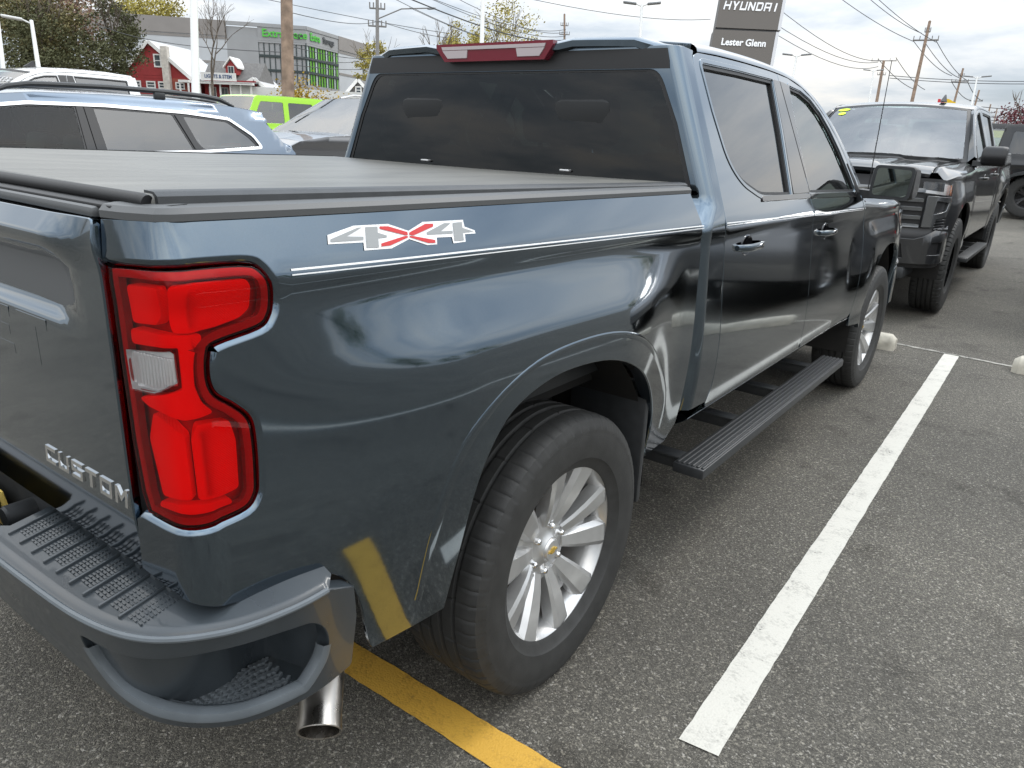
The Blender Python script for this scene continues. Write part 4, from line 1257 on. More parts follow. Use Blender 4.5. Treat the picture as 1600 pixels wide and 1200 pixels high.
        for k in range(6):
            x = .938 + k * .0195
            b = MB(); b.box(x, x + .012, .85, 2.83, .396, .4035, .003)
            if sx < 0: b.flipx()
            b.build('tread_rib', 'plastic', rbd)
        for y in (.90, 1.45, 2.0, 2.55):
            b = MB(); b.box(.72, .935, y, y + .07, .385, .395, .003); b.box(.72, .93, y + .01, y + .06, .34, .387, .004)
            if sx < 0: b.flipx()
            b.build('board_bracket', 'plastic', rbd)
    for sx in (1, -1): side(sx)
    # windscreen, cowl, hood
    panel('windscreen', SWS, [(-1, 0), (1, 0), (1, 1), (-1, 1)], 'glass_ws', root, step=.12, rim=None)
    wsr = panel('windscreen_surround', SWS, [(-1.005, -.005), (1.005, -.005), (1.005, 1.005), (-1.005, 1.005)], 'black', root, holes=[[(-.955, .055), (.955, .055), (.95, .95), (-.95, .95)]], step=.1, rim=None, off=.001)
    for x0, x1 in ((-.02, .60), (-.66, -.06)):
        b = MB(); pts = []
        for i in range(9):
            t = i / 8; a = -(x0 + (x1 - x0) * t) / .86; q = Vector(SWS(a, .03 + .05 * t)); pts.append(q + Vector((0, .012, .012)))
        b.tube(pts, .008, 6); b.build('wiper', 'black', root)
    panel('hood', SHD, [(-1, 0), (1, 0), (1, 1), (-1, 1)], 'paint', root, step=.055, rim=((.001, .001), (.003, .006), (.003, .03)))
    b = MB(); rows = []
    for i in range(17):
        a = -1 + i / 8; h = Vector(SHD(a, 0)); w = Vector(SWS(a, 0)); rows.append([h + Vector((0, .01, -.02)), (h + w) / 2 + Vector((0, 0, -.03)), w + Vector((0, 0, -.012))])
    b.loft(rows, False); b.build('cowl', 'black', root)
    # front end
    ff = panel('front_fascia', SFR, [(-6.9, .46), (6.9, .46), (6.9, 1.165), (4.2, 1.185), (0, 1.195), (-4.2, 1.185), (-6.9, 1.165)], 'black', root, step=.2, aspect=.25, eps=2e-3, rim=((.002, .03),))
    nose = panel('front_bumper', SFR, rnd([(-6.95, .50), (6.95, .50), (6.95, .74), (4.6, .76), (3.2, .70), (-3.2, .70), (-4.6, .76), (-6.95, .74)], [.02] * 8), 'paint', root, holes=[rnd([(-2.8, .54), (2.8, .54), (2.6, .66), (-2.6, .66)], .03), rnd([(4.2, .57), (5.6, .57), (5.6, .68), (4.4, .68)], .02), rnd([(-5.6, .57), (-4.2, .57), (-4.4, .68), (-5.6, .68)], .02)], step=.15, aspect=.3, eps=2e-3, off=.03, rim=((.001, .0008), (.004, .004), (.005, .04)))
    for sg in (1, -1):
        def Q(P): return [(sg * u, z) for u, z in P]
        hl = panel('headlamp', SFR, Q([(3.3, 1.075), (5.0, 1.06), (6.6, 1.05), (6.7, 1.13), (5.2, 1.145), (3.3, 1.155)]), 'lamp_white', root, step=.2, aspect=.3, eps=2e-3, off=.004, rim=((.001, .02),))
        panel('headlamp_lens', SFR, Q([(3.25, 1.07), (5.0, 1.055), (6.65, 1.045), (6.75, 1.135), (5.2, 1.15), (3.25, 1.16)]), 'lens', hl, step=.2, aspect=.3, eps=2e-3, off=.024, rim=((.001, .02),))
        panel('lamp_bezel', SFR, Q([(3.3, 1.10), (4.9, 1.085), (5.0, 1.145), (3.3, 1.155)]), 'gloss_black', hl, step=.2, aspect=.3, eps=2e-3, off=.012, rim=((.001, .01),))
        panel('side_marker', SFR, Q([(6.15, 1.055), (6.4, 1.052), (6.6, 1.13), (6.35, 1.132)]), 'amber', hl, step=.2, aspect=.3, eps=2e-3, off=.016, rim=((.001, .01),))
        panel('lamp_bracket', SFR, Q([(3.55, .80), (4.4, .80), (4.5, .865), (5.8, .89), (6.4, .97), (6.4, 1.035), (3.6, 1.05)]), 'satin', ff, holes=[Q([(4.2, .90), (5.6, .93), (6.0, 1.0), (4.3, 1.015)])], step=.15, aspect=.3, eps=2e-3, off=.03, rim=((.001, .0008), (.004, .004), (.005, .03)))
        for k in range(6):
            z = .745 - k * .045 if 0 else .60 + k * .034
        for k in range(5):
            z = .775 + k * .024
            panel('vent_slat', SFR, Q([(4.6, z), (6.2, z + .004), (6.2, z + .013), (4.6, z + .009)]), 'gloss_black', ff, step=.2, aspect=.3, eps=2e-3, off=.022, rim=((.001, .02),))
        panel('bumper_trim', SFR, Q([(4.7, .765), (6.3, .76), (6.7, .80), (6.55, .80), (6.2, .775), (4.9, .78)]), 'alloy', ff, step=.2, aspect=.3, eps=2e-3, off=.045, rim=((.001, .01),))
        b = MB(); b.tube([(sg * .42, 4.70, .52), (sg * .42, 4.80, .52), (sg * .50, 4.80, .52), (sg * .50, 4.70, .52)], .016, 8); b.build('tow_hook', 'black', ff)
    for z in (.79, .86, .93, 1.0, 1.075):
        panel('grille_bar', SFR, [(-3.4, z), (3.4, z), (3.4, z + .028), (-3.4, z + .028)], 'satin', ff, step=.2, aspect=.3, eps=2e-3, off=.02, rim=((.001, .0006), (.004, .004), (.004, .03)))
    b = MB(); b.prism(bowtie(.16, .055), 0, .02, lambda u, v, w: (-u, 4.745 + w, .965 + v)); b.build('grille_emblem', 'black', ff, 0)
    b = MB(); b.box(-.75, .75, 4.2, 4.72, .36, .47, .03); b.build('skid_plate', 'plastic', ff)
    # antenna on the right-hand fender
    b = MB(); b.tube([(.905, 3.33, 1.25), (.905, 3.33, 1.28)], [.018, .010], 10); b.tube([(.905, 3.33, 1.28), (.908, 3.30, 2.03)], [.0035, .0022], 6); b.build('antenna_mast', 'black', root)
    # underbody and interior
    b = MB(); b.box(-.55, .55, -1.0, 4.5, .42, .52); b.box(-.80, .80, -.98, .70, .80, .86); b.box(-.84, .84, .80, 3.1, .52, .58); b.box(-.80, .80, 3.05, 3.12, .52, 1.18); b.box(-.78, .78, 3.3, 4.5, .9, 1.1)
    b.tube([(-.8, 0, .41), (.8, 0, .41)], .06, 10); b.tube([(-.8, 3.745, .41), (.8, 3.745, .41)], .05, 10); b.build('chassis', 'void', root)
    inn = MB(); inn.box(-.82, .82, 2.72, 3.10, .95, 1.245, .05); da = inn.build('dashboard', 'interior', root)
    b = MB(); b.lathe([(.185, -.012), (.197, 0), (.185, .012), (.173, 0)], 32, 'y', True); b.tube([(-.18, 0, 0), (.18, 0, 0)], .014, 6); b.xf(Matrix.Translation((-.40, 2.62, 1.16)) @ Matrix.Rotation(R(-24), 4, 'X')); b.build('steering_wheel', 'interior', da)
    for y, rec_ in ((1.90, .2), (1.02, .1)):
        for x in (-.40, .40):
            b = MB(); b.box(x - .26, x + .26, y + .05, y + .55, .86, .99, .05)
            mrot = Matrix.Translation((x, y + .05, .98)) @ Matrix.Rotation(R(14), 4, 'X')
            b.box(-.255, .255, -.07, .07, 0, .52, .05, mrot); b.box(-.13, .13, -.05, .05, .55, .73, .04, mrot); b.box(-.05, -.035, -.01, .01, .5, .58, 0, mrot); b.box(.035, .05, -.01, .01, .5, .58, 0, mrot)
            b.build('seat', 'seat', root, 40)
    b = MB(); rows = []
    for y in (1.08, 1.5, 2.0, 2.28):
        rows.append([(-XS(y, 1.78, True) + .06, y, 1.80), (0, y, 1.83), (XS(y, 1.78, True) - .06, y, 1.80)])
    b.loft(rows, False); b.build('headliner', 'headliner', root)
    b = MB(); b.box(-.10, .10, 2.40, 2.43, 1.66, 1.73, .015); b.build('rear_view_mirror', 'interior', root)
truck = build_pickup()

# ------------------------------------------------------------------ surveyed positions (metres)
WIRES = [((-24.69, 14.6, 5.6), (-18.4, 13.86, 5.31), 0), ((-18.27, 13.72, 4.77), (-48.62, 46.08, 10.19), 0.3), ((-48.62, 46.08, 10.19), (-81.04, 93.91, 15.55), 0.3), ((-58.49, 36.95, 11.96), (-79.13, 88.78, 15.59), 0.2), ((-18.05, 13.49, 3.82), (-47.96, 45.39, 7.38), 0.3), ((-65.31, 30.6, 8.76), (-18.0, 13.44, 3.61), 0.4), ((-17.99, 13.43, 3.55), (-49.25, 44.27, 6.95), 0.2), ((-17.92, 13.36, 3.28), (-47.75, 45.18, 6.52), 0.2), ((-29.62, 30.45, 8.34), (-70.98, 108.32, 16.67), 0.5), ((-29.27, 30.83, 8.62), (-71.12, 108.46, 17.26), 0.5), ((-29.51, 30.34, 7.88), (-74.08, 103.06, 15.8), 0.5), ((-30.79, 29.68, 8.55), (-76.58, 101.25, 15.87), 0.4), ((-28.34, 31.61, 8.84), (-71.26, 108.61, 17.85), 0.5), ((-27.13, 27.04, 8.31), (-71.35, 108.71, 18.25), 0.5), ((-39.26, 51.28, 12.46), (-52.94, 123.3, 20.8), 0.5), ((-22.11, 64.05, 12.84), (-34.92, 161.49, 17.83), 0.6), ((-21.76, 63.68, 11.36), (-34.86, 161.43, 17.6), 0.6), ((-20.85, 63.85, 10.16), (-34.67, 161.24, 16.79), 0.6), ((-17.6, 67.56, 13.32), (-17.41, 99.23, 13.56), 0.4), ((-15.73, 68.98, 13.42), (-16.92, 99.98, 14.49), 0.4), ((-15.35, 69.33, 13.59), (-15.36, 100.75, 13.59), 0.4), ((-17.41, 99.23, 13.56), (-21.35, 157.07, 14.74), 0.5), ((-15.39, 100.79, 13.73), (-18.9, 158.56, 14.0), 0.5), ((-16.4, 99.96, 13.54), (-20.08, 157.85, 14.37), 0.5), ((-21.1, 156.81, 13.67), (-25.2, 219.51, 14.24), 0.5), ((-18.85, 158.51, 13.79), (-22.96, 221.21, 14.35), 0.5), ((-35.0, 161.58, 18.18), (-40.93, 235.64, 17.82), 0.5), ((-32.34, 163.68, 18.55), (-38.85, 237.22, 17.93), 0.5), ((-22.69, 115.38, 11.35), (-6.59, 127.24, 11.43), 0.6), ((-22.61, 115.3, 11.02), (-6.51, 127.16, 11.1), 0.6), ((-18.16, 156.68, 8.2), (-7.66, 164.35, 8.09), 0.3), ((-18.46, 156.18, 7.53), (-7.55, 164.24, 7.66), 0.3), ((-15.28, 146.1, 9.15), (-7.2, 151.87, 8.77), 0.3)]
UPOLES = [('wooden', (-18.61, 14.07, 6.18), (-17.66, 13.17, 2.38), 0.19, []), ('thin', (-49.22, 46.55, 12.38), (-47.9, 45.18, 6.77), 0.16, [(11.1, 0.6469565217391304), (9.72, 0.7547826086956522)]), ('far', (-72.08, 109.16, 20.61), (-71.14, 108.19, 16.66), 0.2, [(18.83, 0.6260869565217392), (17.45, 0.8347826086956521)]), ('lean', (-16.48, 100.87, 15.84), (-16.06, 97.53, 7.12), 0.2, [(13.77, 1.3147826086956522), (14.67, 0.2921739130434783)]), ('tee', (-34.04, 162.15, 17.88), (-33.46, 159.81, 11.26), 0.3, [(17.88, 2.1913043478260867), (15.34, 0.7304347826086957)]), ('r2', (-20.01, 158.58, 16.0), (-19.93, 156.25, 10.27), 0.2, [(13.76, 1.3565217391304347), (14.72, 0.45217391304347826)]), ('r3', (-24.14, 221.31, 16.69), (-24.19, 217.57, 7.84), 0.25, [(14.17, 1.4086956521739131)]), ('r4', (-27.53, 284.38, 16.88), (-27.41, 281.11, 8.85), 0.25, [(14.42, 1.6)]), ('r5', (-30.42, 335.15, 18.1), (-30.08, 332.11, 10.24), 0.25, [(15.43, 1.173913043478261)]), ('r6', (-30.97, 374.24, 18.59), (-30.85, 370.77, 10.11), 0.25, [])]
LPOLES = [('post302', (-18.76, 11.12, 5.65), (-17.91, 10.36, 2.36), 0.115), ('p50', (-38.58, 14.89, 5.65), (-37.84, 14.59, 3.62), 0.11), ('p0', (-42.25, 14.87, 5.8), (-41.55, 14.5, 3.67), 0.11), ('p755', (-16.78, 21.12, 7.31), (-16.18, 20.4, 4.52), 0.085), ('p1003', (-22.72, 43.93, 9.65), (-22.33, 43.36, 7.61), 0.11), ('p1243', (-19.94, 66.62, 8.93), (-19.77, 65.98, 7.08), 0.11), ('p1362', (-21.93, 102.65, 10.88), (-21.57, 101.61, 7.75), 0.12), ('p1525', (-8.63, 85.28, 8.63), (-8.34, 83.68, 4.28), 0.11)]
SIGN = [(-11.25, 28.95, 6.92), (-9.22, 30.49, 7.03), (-11.07, 28.37, 5.22), (-9.07, 29.61, 4.64)]
SB_L = (-118.78, 53.79, 16.35)
SB_C = (-98.06, 77.65, 15.97)
SB_R = (-107.71, 99.33, 15.86)
RH_L = (-87.42, 43.89, 7.37)
RH_P = (-85.43, 46.35, 9.75)
RH_CH = (-84.3, 46.83, 8.91)
RH_R = (-81.2, 47.96, 6.17)
RS_L = (-80.47, 48.43, 6.0)
RS_R = (-76.56, 51.18, 5.72)
RS_B = (-78.1, 49.06, 3.36)
RS_D = (-78.87, 50.59, 8.36)
GA_L = (-78.55, 52.14, 5.25)
GA_P = (-77.17, 53.66, 6.45)
GA_R = (-75.68, 54.22, 5.18)
WH_L = (-72.54, 63.27, 5.64)
WH_P = (-71.76, 64.46, 7.11)
WH_R = (-70.43, 64.87, 5.75)
TR0 = (-82.29, 31.53, 9.49)
TR1 = (-73.82, 32.4, 9.23)
TR2 = (-66.41, 32.04, 7.88)
TR3 = (-63.14, 31.34, 6.73)
BARE = (-57.77, 35.83, 8.0)
BARE2 = (-57.44, 63.88, 11.87)
YT1 = (-66.31, 77.46, 12.97)
YT2 = (-62.61, 80.82, 14.51)
YT3 = (-95.1, 88.48, 11.62)
YT4 = (-147.41, 80.46, 21.7)
BUSH = (-20.69, 16.27, 2.56)
PURP = (-3.57, 73.89, 3.81)
DARKSUV = (-11.04, 6.7, 1.89)
BAN0 = (-2.1, 40.41, 2.58)
BAN1 = (-0.9, 41.31, 2.61)
BLUEB = (-1.48, 40.86, 2.58)
RFLAG = (-3.45, 34.63, 3.66)
YFLAG = (-3.2, 34.78, 3.57)

# ------------------------------------------------------------------ other vehicles
tv, tf = tyre_mesh(.36, .235, .115); CAR_TYRE = mesh_of('tyre', tv, tf, 'rubber', 30)
tv, tf = tyre_mesh(.43, .225, .14, True); MUD_TYRE = mesh_of('tyre', tv, tf, 'rubber', 30)
def small_rim(r, mat):
    b = MB(); b.lathe([(r - .03, -.08), (r - .022, .05), (r - .005, .085), (r, .09), (r + .002, .085)], 40); b.lathe([(0, .06), (.05, .06), (.06, .05), (.06, 0)], 24)
    for k in range(5):
        a = k * 2 * PI / 5
        for o_ in (-.16, .16):
            rings = []
            for rr, w, x in ((.045, .016, .052), (r * .6, .016, .062), (r - .01, .024, .075)):
                c, s_ = math.cos(a + o_ * (.4 + rr / r * .6)), math.sin(a + o_ * (.4 + rr / r * .6))
                rings.append([(x + d, rr * c - t * s_, rr * s_ + t * c) for t, d in ((w, -.03), (w, 0), (-w, 0), (-w, -.03))])
            b.loft(rings, True, True)
    b.lathe([(0, -.02), (r - .03, -.02)], 24)
    return mesh_of('wheel', b.v, b.f, mat, 30)
CAR_RIM = small_rim(.24, 'alloy'); DARK_RIM = small_rim(.23, 'black_alloy')
def car(name, top, segs, wins, wy, wr, hw, belt, sill, pmat, tm, rm, tumble=.30, edge=.05, trim=None, arch=1.14, crown=.03, seats=(), dlo_=None):
    """top: outline (y,z) from rear bottom over the roof to front bottom; segs: (i0,i1,name,mat)"""
    root = empty(name)
    y0, y1 = min(q[0] for q in top), max(q[0] for q in top); yc, hl = (y0 + y1) / 2, (y1 - y0) / 2
    def ztop(y):
        best = 0
        for a, b in zip(top, top[1:]):
            lo, hi = min(a[0], b[0]), max(a[0], b[0])
            if lo <= y <= hi and hi > lo: best = max(best, a[1] + (b[1] - a[1]) * (y - a[0]) / (b[0] - a[0]))
        return best
    def X(y, z):
        x = hw - tumble * rp(z - belt, .03) - .12 * rp(sill + .18 - z, .05) + .02 * math.exp(-((z - belt + .12) / .05) ** 2)
        x *= 1 - .10 * abs((y - yc) / hl) ** 5
        zt = ztop(min(max(y, y0), y1))
        if zt > belt + .1: x -= edge * sm(edge * 1.2, 0, zt - z) ** 2
        return x
    def S(y, z): return (X(y, z), y, z)
    bot = []
    ys = sorted(wy)
    for w in ys:
        r_ = wr * arch
        a0 = math.asin(max(-1, (sill - wr) / r_)) if abs(sill - wr) < r_ else 0
        arc = [(w - r_ * math.cos(a), wr + r_ * math.sin(a), 2.) for a in np.linspace(a0, PI - a0, 17)]
        bot += arc
    poly = [(q[0], q[1]) for q in top]                      # rear bottom -> front bottom
    poly = [(top[0][0], top[0][1])] + bot + [(top[-1][0], top[-1][1])] + [(q[0], q[1]) for q in top[-2:0:-1]]
    for sx in (1, -1):
        bs = panel('body_side', S, poly, pmat, root, holes=[dlo_] if dlo_ else [w[0] for w in wins if w[1] != 'trim'], step=.06, sx=sx, rim=((.001, .0005), (.003, .003), (.004, .02)))
        if dlo_: panel('window_surround', S, grow(dlo_, .01), 'gloss_black', bs, holes=[w[0] for w in wins if w[1] != 'trim'], step=.06, sx=sx, off=-.006, rim=((.001, .012),))
        for w, mt in wins:
            if mt == 'trim':
                panel('pillar_trim', S, w, 'gloss_black', bs, step=.08, sx=sx, off=.003)
            else:
                panel('window_pane', S, grow(w, .012), mt, bs, step=.1, rim=None, sx=sx, off=-.012)
        if trim:
            for P_, mt in trim: panel('window_trim', S, P_[0], mt, bs, holes=P_[1:], step=.06, sx=sx, off=.006, rim=((.001, .0006), (.003, .004), (.003, .012)))
        for w in ys:
            wheel('wheel', root, (sx * (hw - .125), w, wr), sx, tm, rm, [])
            b = MB(); b.loft([[(hw - .35, w - wr * 1.1 * math.cos(a), wr + wr * 1.1 * math.sin(a)), (hw - .03, w - wr * 1.1 * math.cos(a), wr + wr * 1.1 * math.sin(a))] for a in np.linspace(0, PI, 13)], False)
            if sx < 0: b.flipx()
            b.build('arch_liner', 'void', bs)
    for i0, i1, nm, mt in segs:
        b = MB(); rows = []
        pts = top[i0:i1 + 1]
        fine = []
        for a, c in zip(pts, pts[1:]):
            fine += [(a[0] + (c[0] - a[0]) * k / 3, a[1] + (c[1] - a[1]) * k / 3) for k in range(3)]
        fine.append(pts[-1])
        for k, (y, z) in enumerate(fine):
            a, c = fine[max(k - 1, 0)], fine[min(k + 1, len(fine) - 1)]
            t = Vector((c[0] - a[0], c[1] - a[1])).normalized(); n_ = Vector((-t.y, t.x))
            xw = X(y, z) + (.004 if mt == pmat else -.008)
            rows.append([(al * xw, y + n_.x * crown * (1 - al ** 4) * (1.6 if abs(n_.x) > .7 else 1), z + n_.y * crown * (1 - al ** 4)) for al in [math.sin(j / 12 * PI - PI / 2) for j in range(13)]])
        b.loft(rows, False)
        b.build(nm, mt, root, 40)
    b = MB(); b.box(-hw + .08, hw - .08, y0 + .25, y1 - .3, sill - .02, sill + .12)
    b.box(-hw + .12, hw - .12, y0 + .5, y0 + .55, sill, belt - .1); b.build('floor_pan', 'void', root)
    for x, y in seats:
        b = MB(); b.box(x - .24, x + .24, y, y + .5, belt - .42, belt - .28, .05); m_ = Matrix.Translation((x, y, belt - .32)) @ Matrix.Rotation(R(14), 4, 'X')
        b.box(-.23, .23, -.06, .06, 0, .48, .05, m_); b.box(-.12, .12, -.04, .05, .50, .66, .035, m_); b.build('seat', 'seat', root, 40)
    b = MB(); fy = max((s[1] for s in seats), default=yc) + .75
    b.box(-hw + .15, hw - .15, fy, fy + .35, belt - .35, belt - .06, .05); b.lathe([(.175, -.012), (.187, 0), (.175, .012), (.163, 0)], 24, 'y', True); b.v[-96:] = [tuple(Matrix.Translation((-.37, fy - .1, belt - .05)) @ Matrix.Rotation(R(-24), 4, 'X') @ Vector(q)) for q in b.v[-96:]]
    b.build('dashboard', 'interior', root)
    return root, S, X, ztop

def pair(name, q, mat, root):
    for sx in (1, -1):
        b = MB(); b.box(*q)
        if sx < 0: b.flipx()
        b.build(name, mat, root)
# --- steel blue SUV
sv_top = [(.06, .42), (.0, .55), (.0, .80), (.05, 1.0), (.13, 1.27), (.44, 1.615), (.40, 1.655), (.75, 1.695), (1.3, 1.722), (1.9, 1.728), (2.5, 1.712), (2.95, 1.665), (3.45, 1.40), (3.80, 1.20), (4.3, 1.13), (4.65, 1.05), (4.84, .90), (4.90, .65), (4.86, .38)]
W1 = rnd([(.60, 1.338), (1.19, 1.300), (1.245, 1.36), (1.32, 1.585), (.88, 1.552), (.68, 1.42)], .03)
W2 = rnd([(1.30, 1.295), (2.08, 1.268), (2.10, 1.612), (1.42, 1.595)], .02)
W3 = rnd([(2.26, 1.262), (3.48, 1.235), (3.15, 1.44), (2.86, 1.572), (2.60, 1.605), (2.25, 1.614)], .02)
dlo = rnd([(.555, 1.322), (1.2, 1.282), (3.56, 1.218), (3.18, 1.455), (2.88, 1.59), (2.60, 1.625), (2.0, 1.634), (1.3, 1.612), (.86, 1.574), (.63, 1.43)], .03)
blue, bS, bX, bz = car('blue_suv', sv_top, [(0, 3, 'rear_bumper', 'blue_paint'), (3, 4, 'tail_panel', 'blue_paint'), (4, 5, 'tailgate_glass', 'glass_dark'), (5, 7, 'spoiler', 'blue_paint'), (7, 11, 'roof', 'blue_paint'), (11, 13, 'windscreen', 'glass_ws'), (13, 15, 'hood', 'blue_paint'), (15, 18, 'nose', 'blue_paint')],
    [(W1, 'glass_side'), (W2, 'glass_side'), (W3, 'glass_thin'), (rnd([(1.215, 1.302), (1.285, 1.300), (1.40, 1.59), (1.345, 1.585), (1.26, 1.36)], .005), 'trim'), (rnd([(2.095, 1.272), (2.165, 1.270), (2.175, 1.616), (2.115, 1.614)], .005), 'trim'), (rnd([(2.175, 1.270), (2.245, 1.268), (2.238, 1.616), (2.185, 1.616)], .005), 'trim')],
    (.98, 3.92), .36, .965, 1.24, .33, 'blue_paint', CAR_TYRE, CAR_RIM, tumble=.36, edge=.06,
    dlo_=grow(dlo, -.004), trim=[([grow(dlo, .014), grow(dlo, -.010)], 'chrome')], seats=((-.38, 2.15), (.38, 2.15), (-.38, 1.2), (.38, 1.2), (0, 1.2)))
for sx in (1, -1):
    b = MB(); pts = []
    for i in range(15):
        t = i / 14; y = .72 + 2.12 * t; e = sm(0, .10, t) * sm(1, .90, t)
        pts.append((sx * (bX(y, bz(y) - .02) - .03), y, bz(y) + .002 + .058 * e))
    b.tube(pts, [.012 + .010 * sm(0, .08, i / 14) * sm(1, .92, i / 14) for i in range(15)], 8)
    b.v = [(x, y, z) for x, y, z in b.v]
    rail = b.build('roof_rail', 'plastic', blue)
    b = MB(); b.box(sx * (bX(1.5, 1.7) - .03) - .02, sx * (bX(1.5, 1.7) - .03) + .02, 1.42, 1.52, bz(1.5) - .01, bz(1.5) + .05, .01); b.build('rail_foot', 'plastic', rail)
pair('tail_lamp', (-.93, -.70, .02, .16, .90, 1.02, .02), 'lamp_red', blue)
pair('door_mirror', (.95, 1.10, 3.30, 3.42, 1.16, 1.30, .04), 'blue_paint', blue)
pair('headlamp', (.60, .88, 4.62, 4.85, .85, .97, .03), 'lens', blue)
blue.location = (-5.60, 3.62, 0); blue.rotation_euler = (0, 0, PI)
tag(blue, 'steel blue SUV with chrome window trim and black roof rails behind the truck bed', 'suv')
# --- grey SUV
gv_top = [(.06, .42), (.0, .60), (.0, .90), (.08, 1.15), (.35, 1.62), (.30, 1.70), (.8, 1.765), (1.6, 1.80), (2.4, 1.79), (2.95, 1.745), (3.45, 1.47), (3.85, 1.22), (4.3, 1.19), (4.75, 1.12), (4.95, 1.02), (5.05, .70), (5.0, .40)]
g1 = rnd([(.45, 1.30), (1.1, 1.28), (1.2, 1.66), (.66, 1.62)], .03); g2 = rnd([(1.22, 1.275), (2.1, 1.26), (2.12, 1.69), (1.34, 1.68)], .02); g3 = rnd([(2.25, 1.255), (3.5, 1.24), (2.9, 1.63), (2.5, 1.69), (2.26, 1.70)], .02)
grey, gS, gX, gzt = car('grey_suv', gv_top, [(0, 3, 'rear_bumper', 'grey_paint'), (3, 4, 'tailgate_glass', 'glass_dark'), (4, 6, 'spoiler', 'grey_paint'), (6, 9, 'roof', 'grey_paint'), (9, 11, 'windscreen', 'glass_ws'), (11, 13, 'hood', 'grey_paint'), (13, 16, 'nose', 'grey_paint')],
    [(g1, 'glass_side'), (g2, 'glass_side'), (g3, 'glass')], (1.0, 4.05), .40, .97, 1.24, .36, 'grey_paint', CAR_TYRE, CAR_RIM, tumble=.34, edge=.06, seats=((-.38, 2.15), (.38, 2.15), (-.38, 1.2), (.38, 1.2)))
for sx in (1, -1):
    b = MB(); b.tube([(sx * .70, .9, 1.80), (sx * .70, 1.1, 1.85), (sx * .70, 2.3, 1.86), (sx * .70, 2.6, 1.80)], .016, 8); b.build('roof_rail', 'alloy', grey)
    b = MB(); b.tube([(sx * .05, 3.78, 1.27), (sx * .30, 3.76, 1.28), (sx * .62, 3.60, 1.36)], .010, 6); b.build('wiper', 'black', grey)
pair('door_mirror', (.93, 1.12, 3.30, 3.42, 1.16, 1.32, .04), 'gloss_black', grey)
pair('headlamp', (.58, .90, 4.78, 4.98, .88, 1.02, .03), 'lens', grey)
b = MB(); b.box(-.5, .5, 4.98, 5.07, .62, .98, .03); b.build('grille', 'black', grey)
lettering('fender_badge', 'DUR', .075, lambda x, y, z: (-gX(3.45 + x, 1.02) - .004 - z, 3.45 + x, 1.02 + y), 'white', grey, sxy=(-1.5, 1), ext=.003) if 0 else None
lettering('fender_badge', 'DUR', .085, lambda x, y, z: (gX(3.40 - x, 1.06) + .006 + z, 3.40 - x, 1.06 + y), 'white', grey, sxy=(1.5, 1), ext=.003)
grey.location = (-7.80, 9.95, .22); grey.rotation_euler = (0, 0, PI)
tag(grey, 'dark grey SUV with raised wiper facing left past the blue SUV', 'suv')
dk = copy_tree(blue, None, {'steel_blue_paint': 'grey_paint'})
dk.location = (-11.95, 7.55, .14)
tag(dk, 'dark SUV mostly hidden, only its rear roof shows behind the blue SUV', 'suv')
rs_ = copy_tree(blue, None, {'steel_blue_paint': 'grey_paint'})
rs_.location = (3.12, 10.95, .03)
tag(rs_, 'grey SUV beside the black pickup, seen only mirrored in the truck doors', 'suv')
# --- jeeps
jt = [(.10, .50), (.08, .70), (.08, 1.15), (.16, 1.80), (.22, 1.85), (.9, 1.87), (1.8, 1.87), (2.55, 1.855), (2.62, 1.82), (2.92, 1.30), (3.0, 1.20), (3.9, 1.12), (3.98, 1.06), (4.0, .72), (3.96, .55)]
j1 = rnd([(.30, 1.27), (.86, 1.27), (.86, 1.72), (.34, 1.72)], .05); j2 = rnd([(.98, 1.25), (1.72, 1.25), (1.72, 1.73), (.98, 1.73)], .05); j3 = rnd([(1.86, 1.24), (2.76, 1.24), (2.58, 1.60), (2.50, 1.73), (1.86, 1.73)], .05)
jeep, jS, jX, jz = car('off_roader', jt, [(0, 2, 'tail_panel', 'lime_paint'), (2, 3, 'rear_window', 'glass_dark'), (3, 8, 'roof', 'lime_paint'), (8, 9, 'windscreen', 'glass_ws'), (9, 11, 'hood', 'lime_paint'), (11, 14, 'nose', 'lime_paint')],
    [(j1, 'glass_side'), (j2, 'glass_side'), (j3, 'glass')], (.85, 3.35), .43, .80, 1.18, .50, 'lime_paint', MUD_TYRE, DARK_RIM, tumble=.10, edge=.03, crown=.012, seats=((-.34, 1.75), (.34, 1.75), (-.34, .95), (.34, .95)))
for sx in (1, -1):
    for w in (.85, 3.35):
        b = MB(); rings = []
        for a in np.linspace(.25, PI - .25, 13):
            c, s_ = -math.cos(a), math.sin(a) ** .6
            rings.append([(sx * .76, w + .55 * c, .45 + .50 * s_), (sx * .95, w + .56 * c, .44 + .50 * s_), (sx * .95, w + .53 * c, .42 + .46 * s_), (sx * .76, w + .52 * c, .43 + .46 * s_)])
        b.loft(rings, True, True); b.build('wheel_flare', 'plastic', jeep)
    b = MB(); b.box(sx * .90 - .10, sx * .90 + .10, 2.62, 2.72, 1.25, 1.45, .03); b.build('door_mirror', 'black', jeep)
    for y in (.92, 1.79):
        b = MB(); b.box(sx * (jX(y, 1.5) + .001) - .006, sx * (jX(y, 1.5) + .001) + .006, y - .012, y + .012, .55, 1.22); b.build('door_seam', 'black', jeep)
    for y in (1.45, 2.3):
        b = MB(); b.box(sx * .84 - .02, sx * .84 + .02, y, y + .17, 1.08, 1.12, .008); b.build('door_handle', 'black', jeep)
sp_ = link('spare_wheel', DARK_RIM, jeep); sp_.location = (0, -.12, 1.02); sp_.rotation_euler = (0, 0, -PI / 2); link('tyre', MUD_TYRE, sp_)
b = MB(); b.box(-.75, .75, -.12, .12, .50, .66, .03); b.build('rear_bumper', 'black', jeep)
b = MB(); b.box(-.80, .80, 3.98, 4.22, .50, .66, .03); b.build('front_bumper', 'black', jeep)
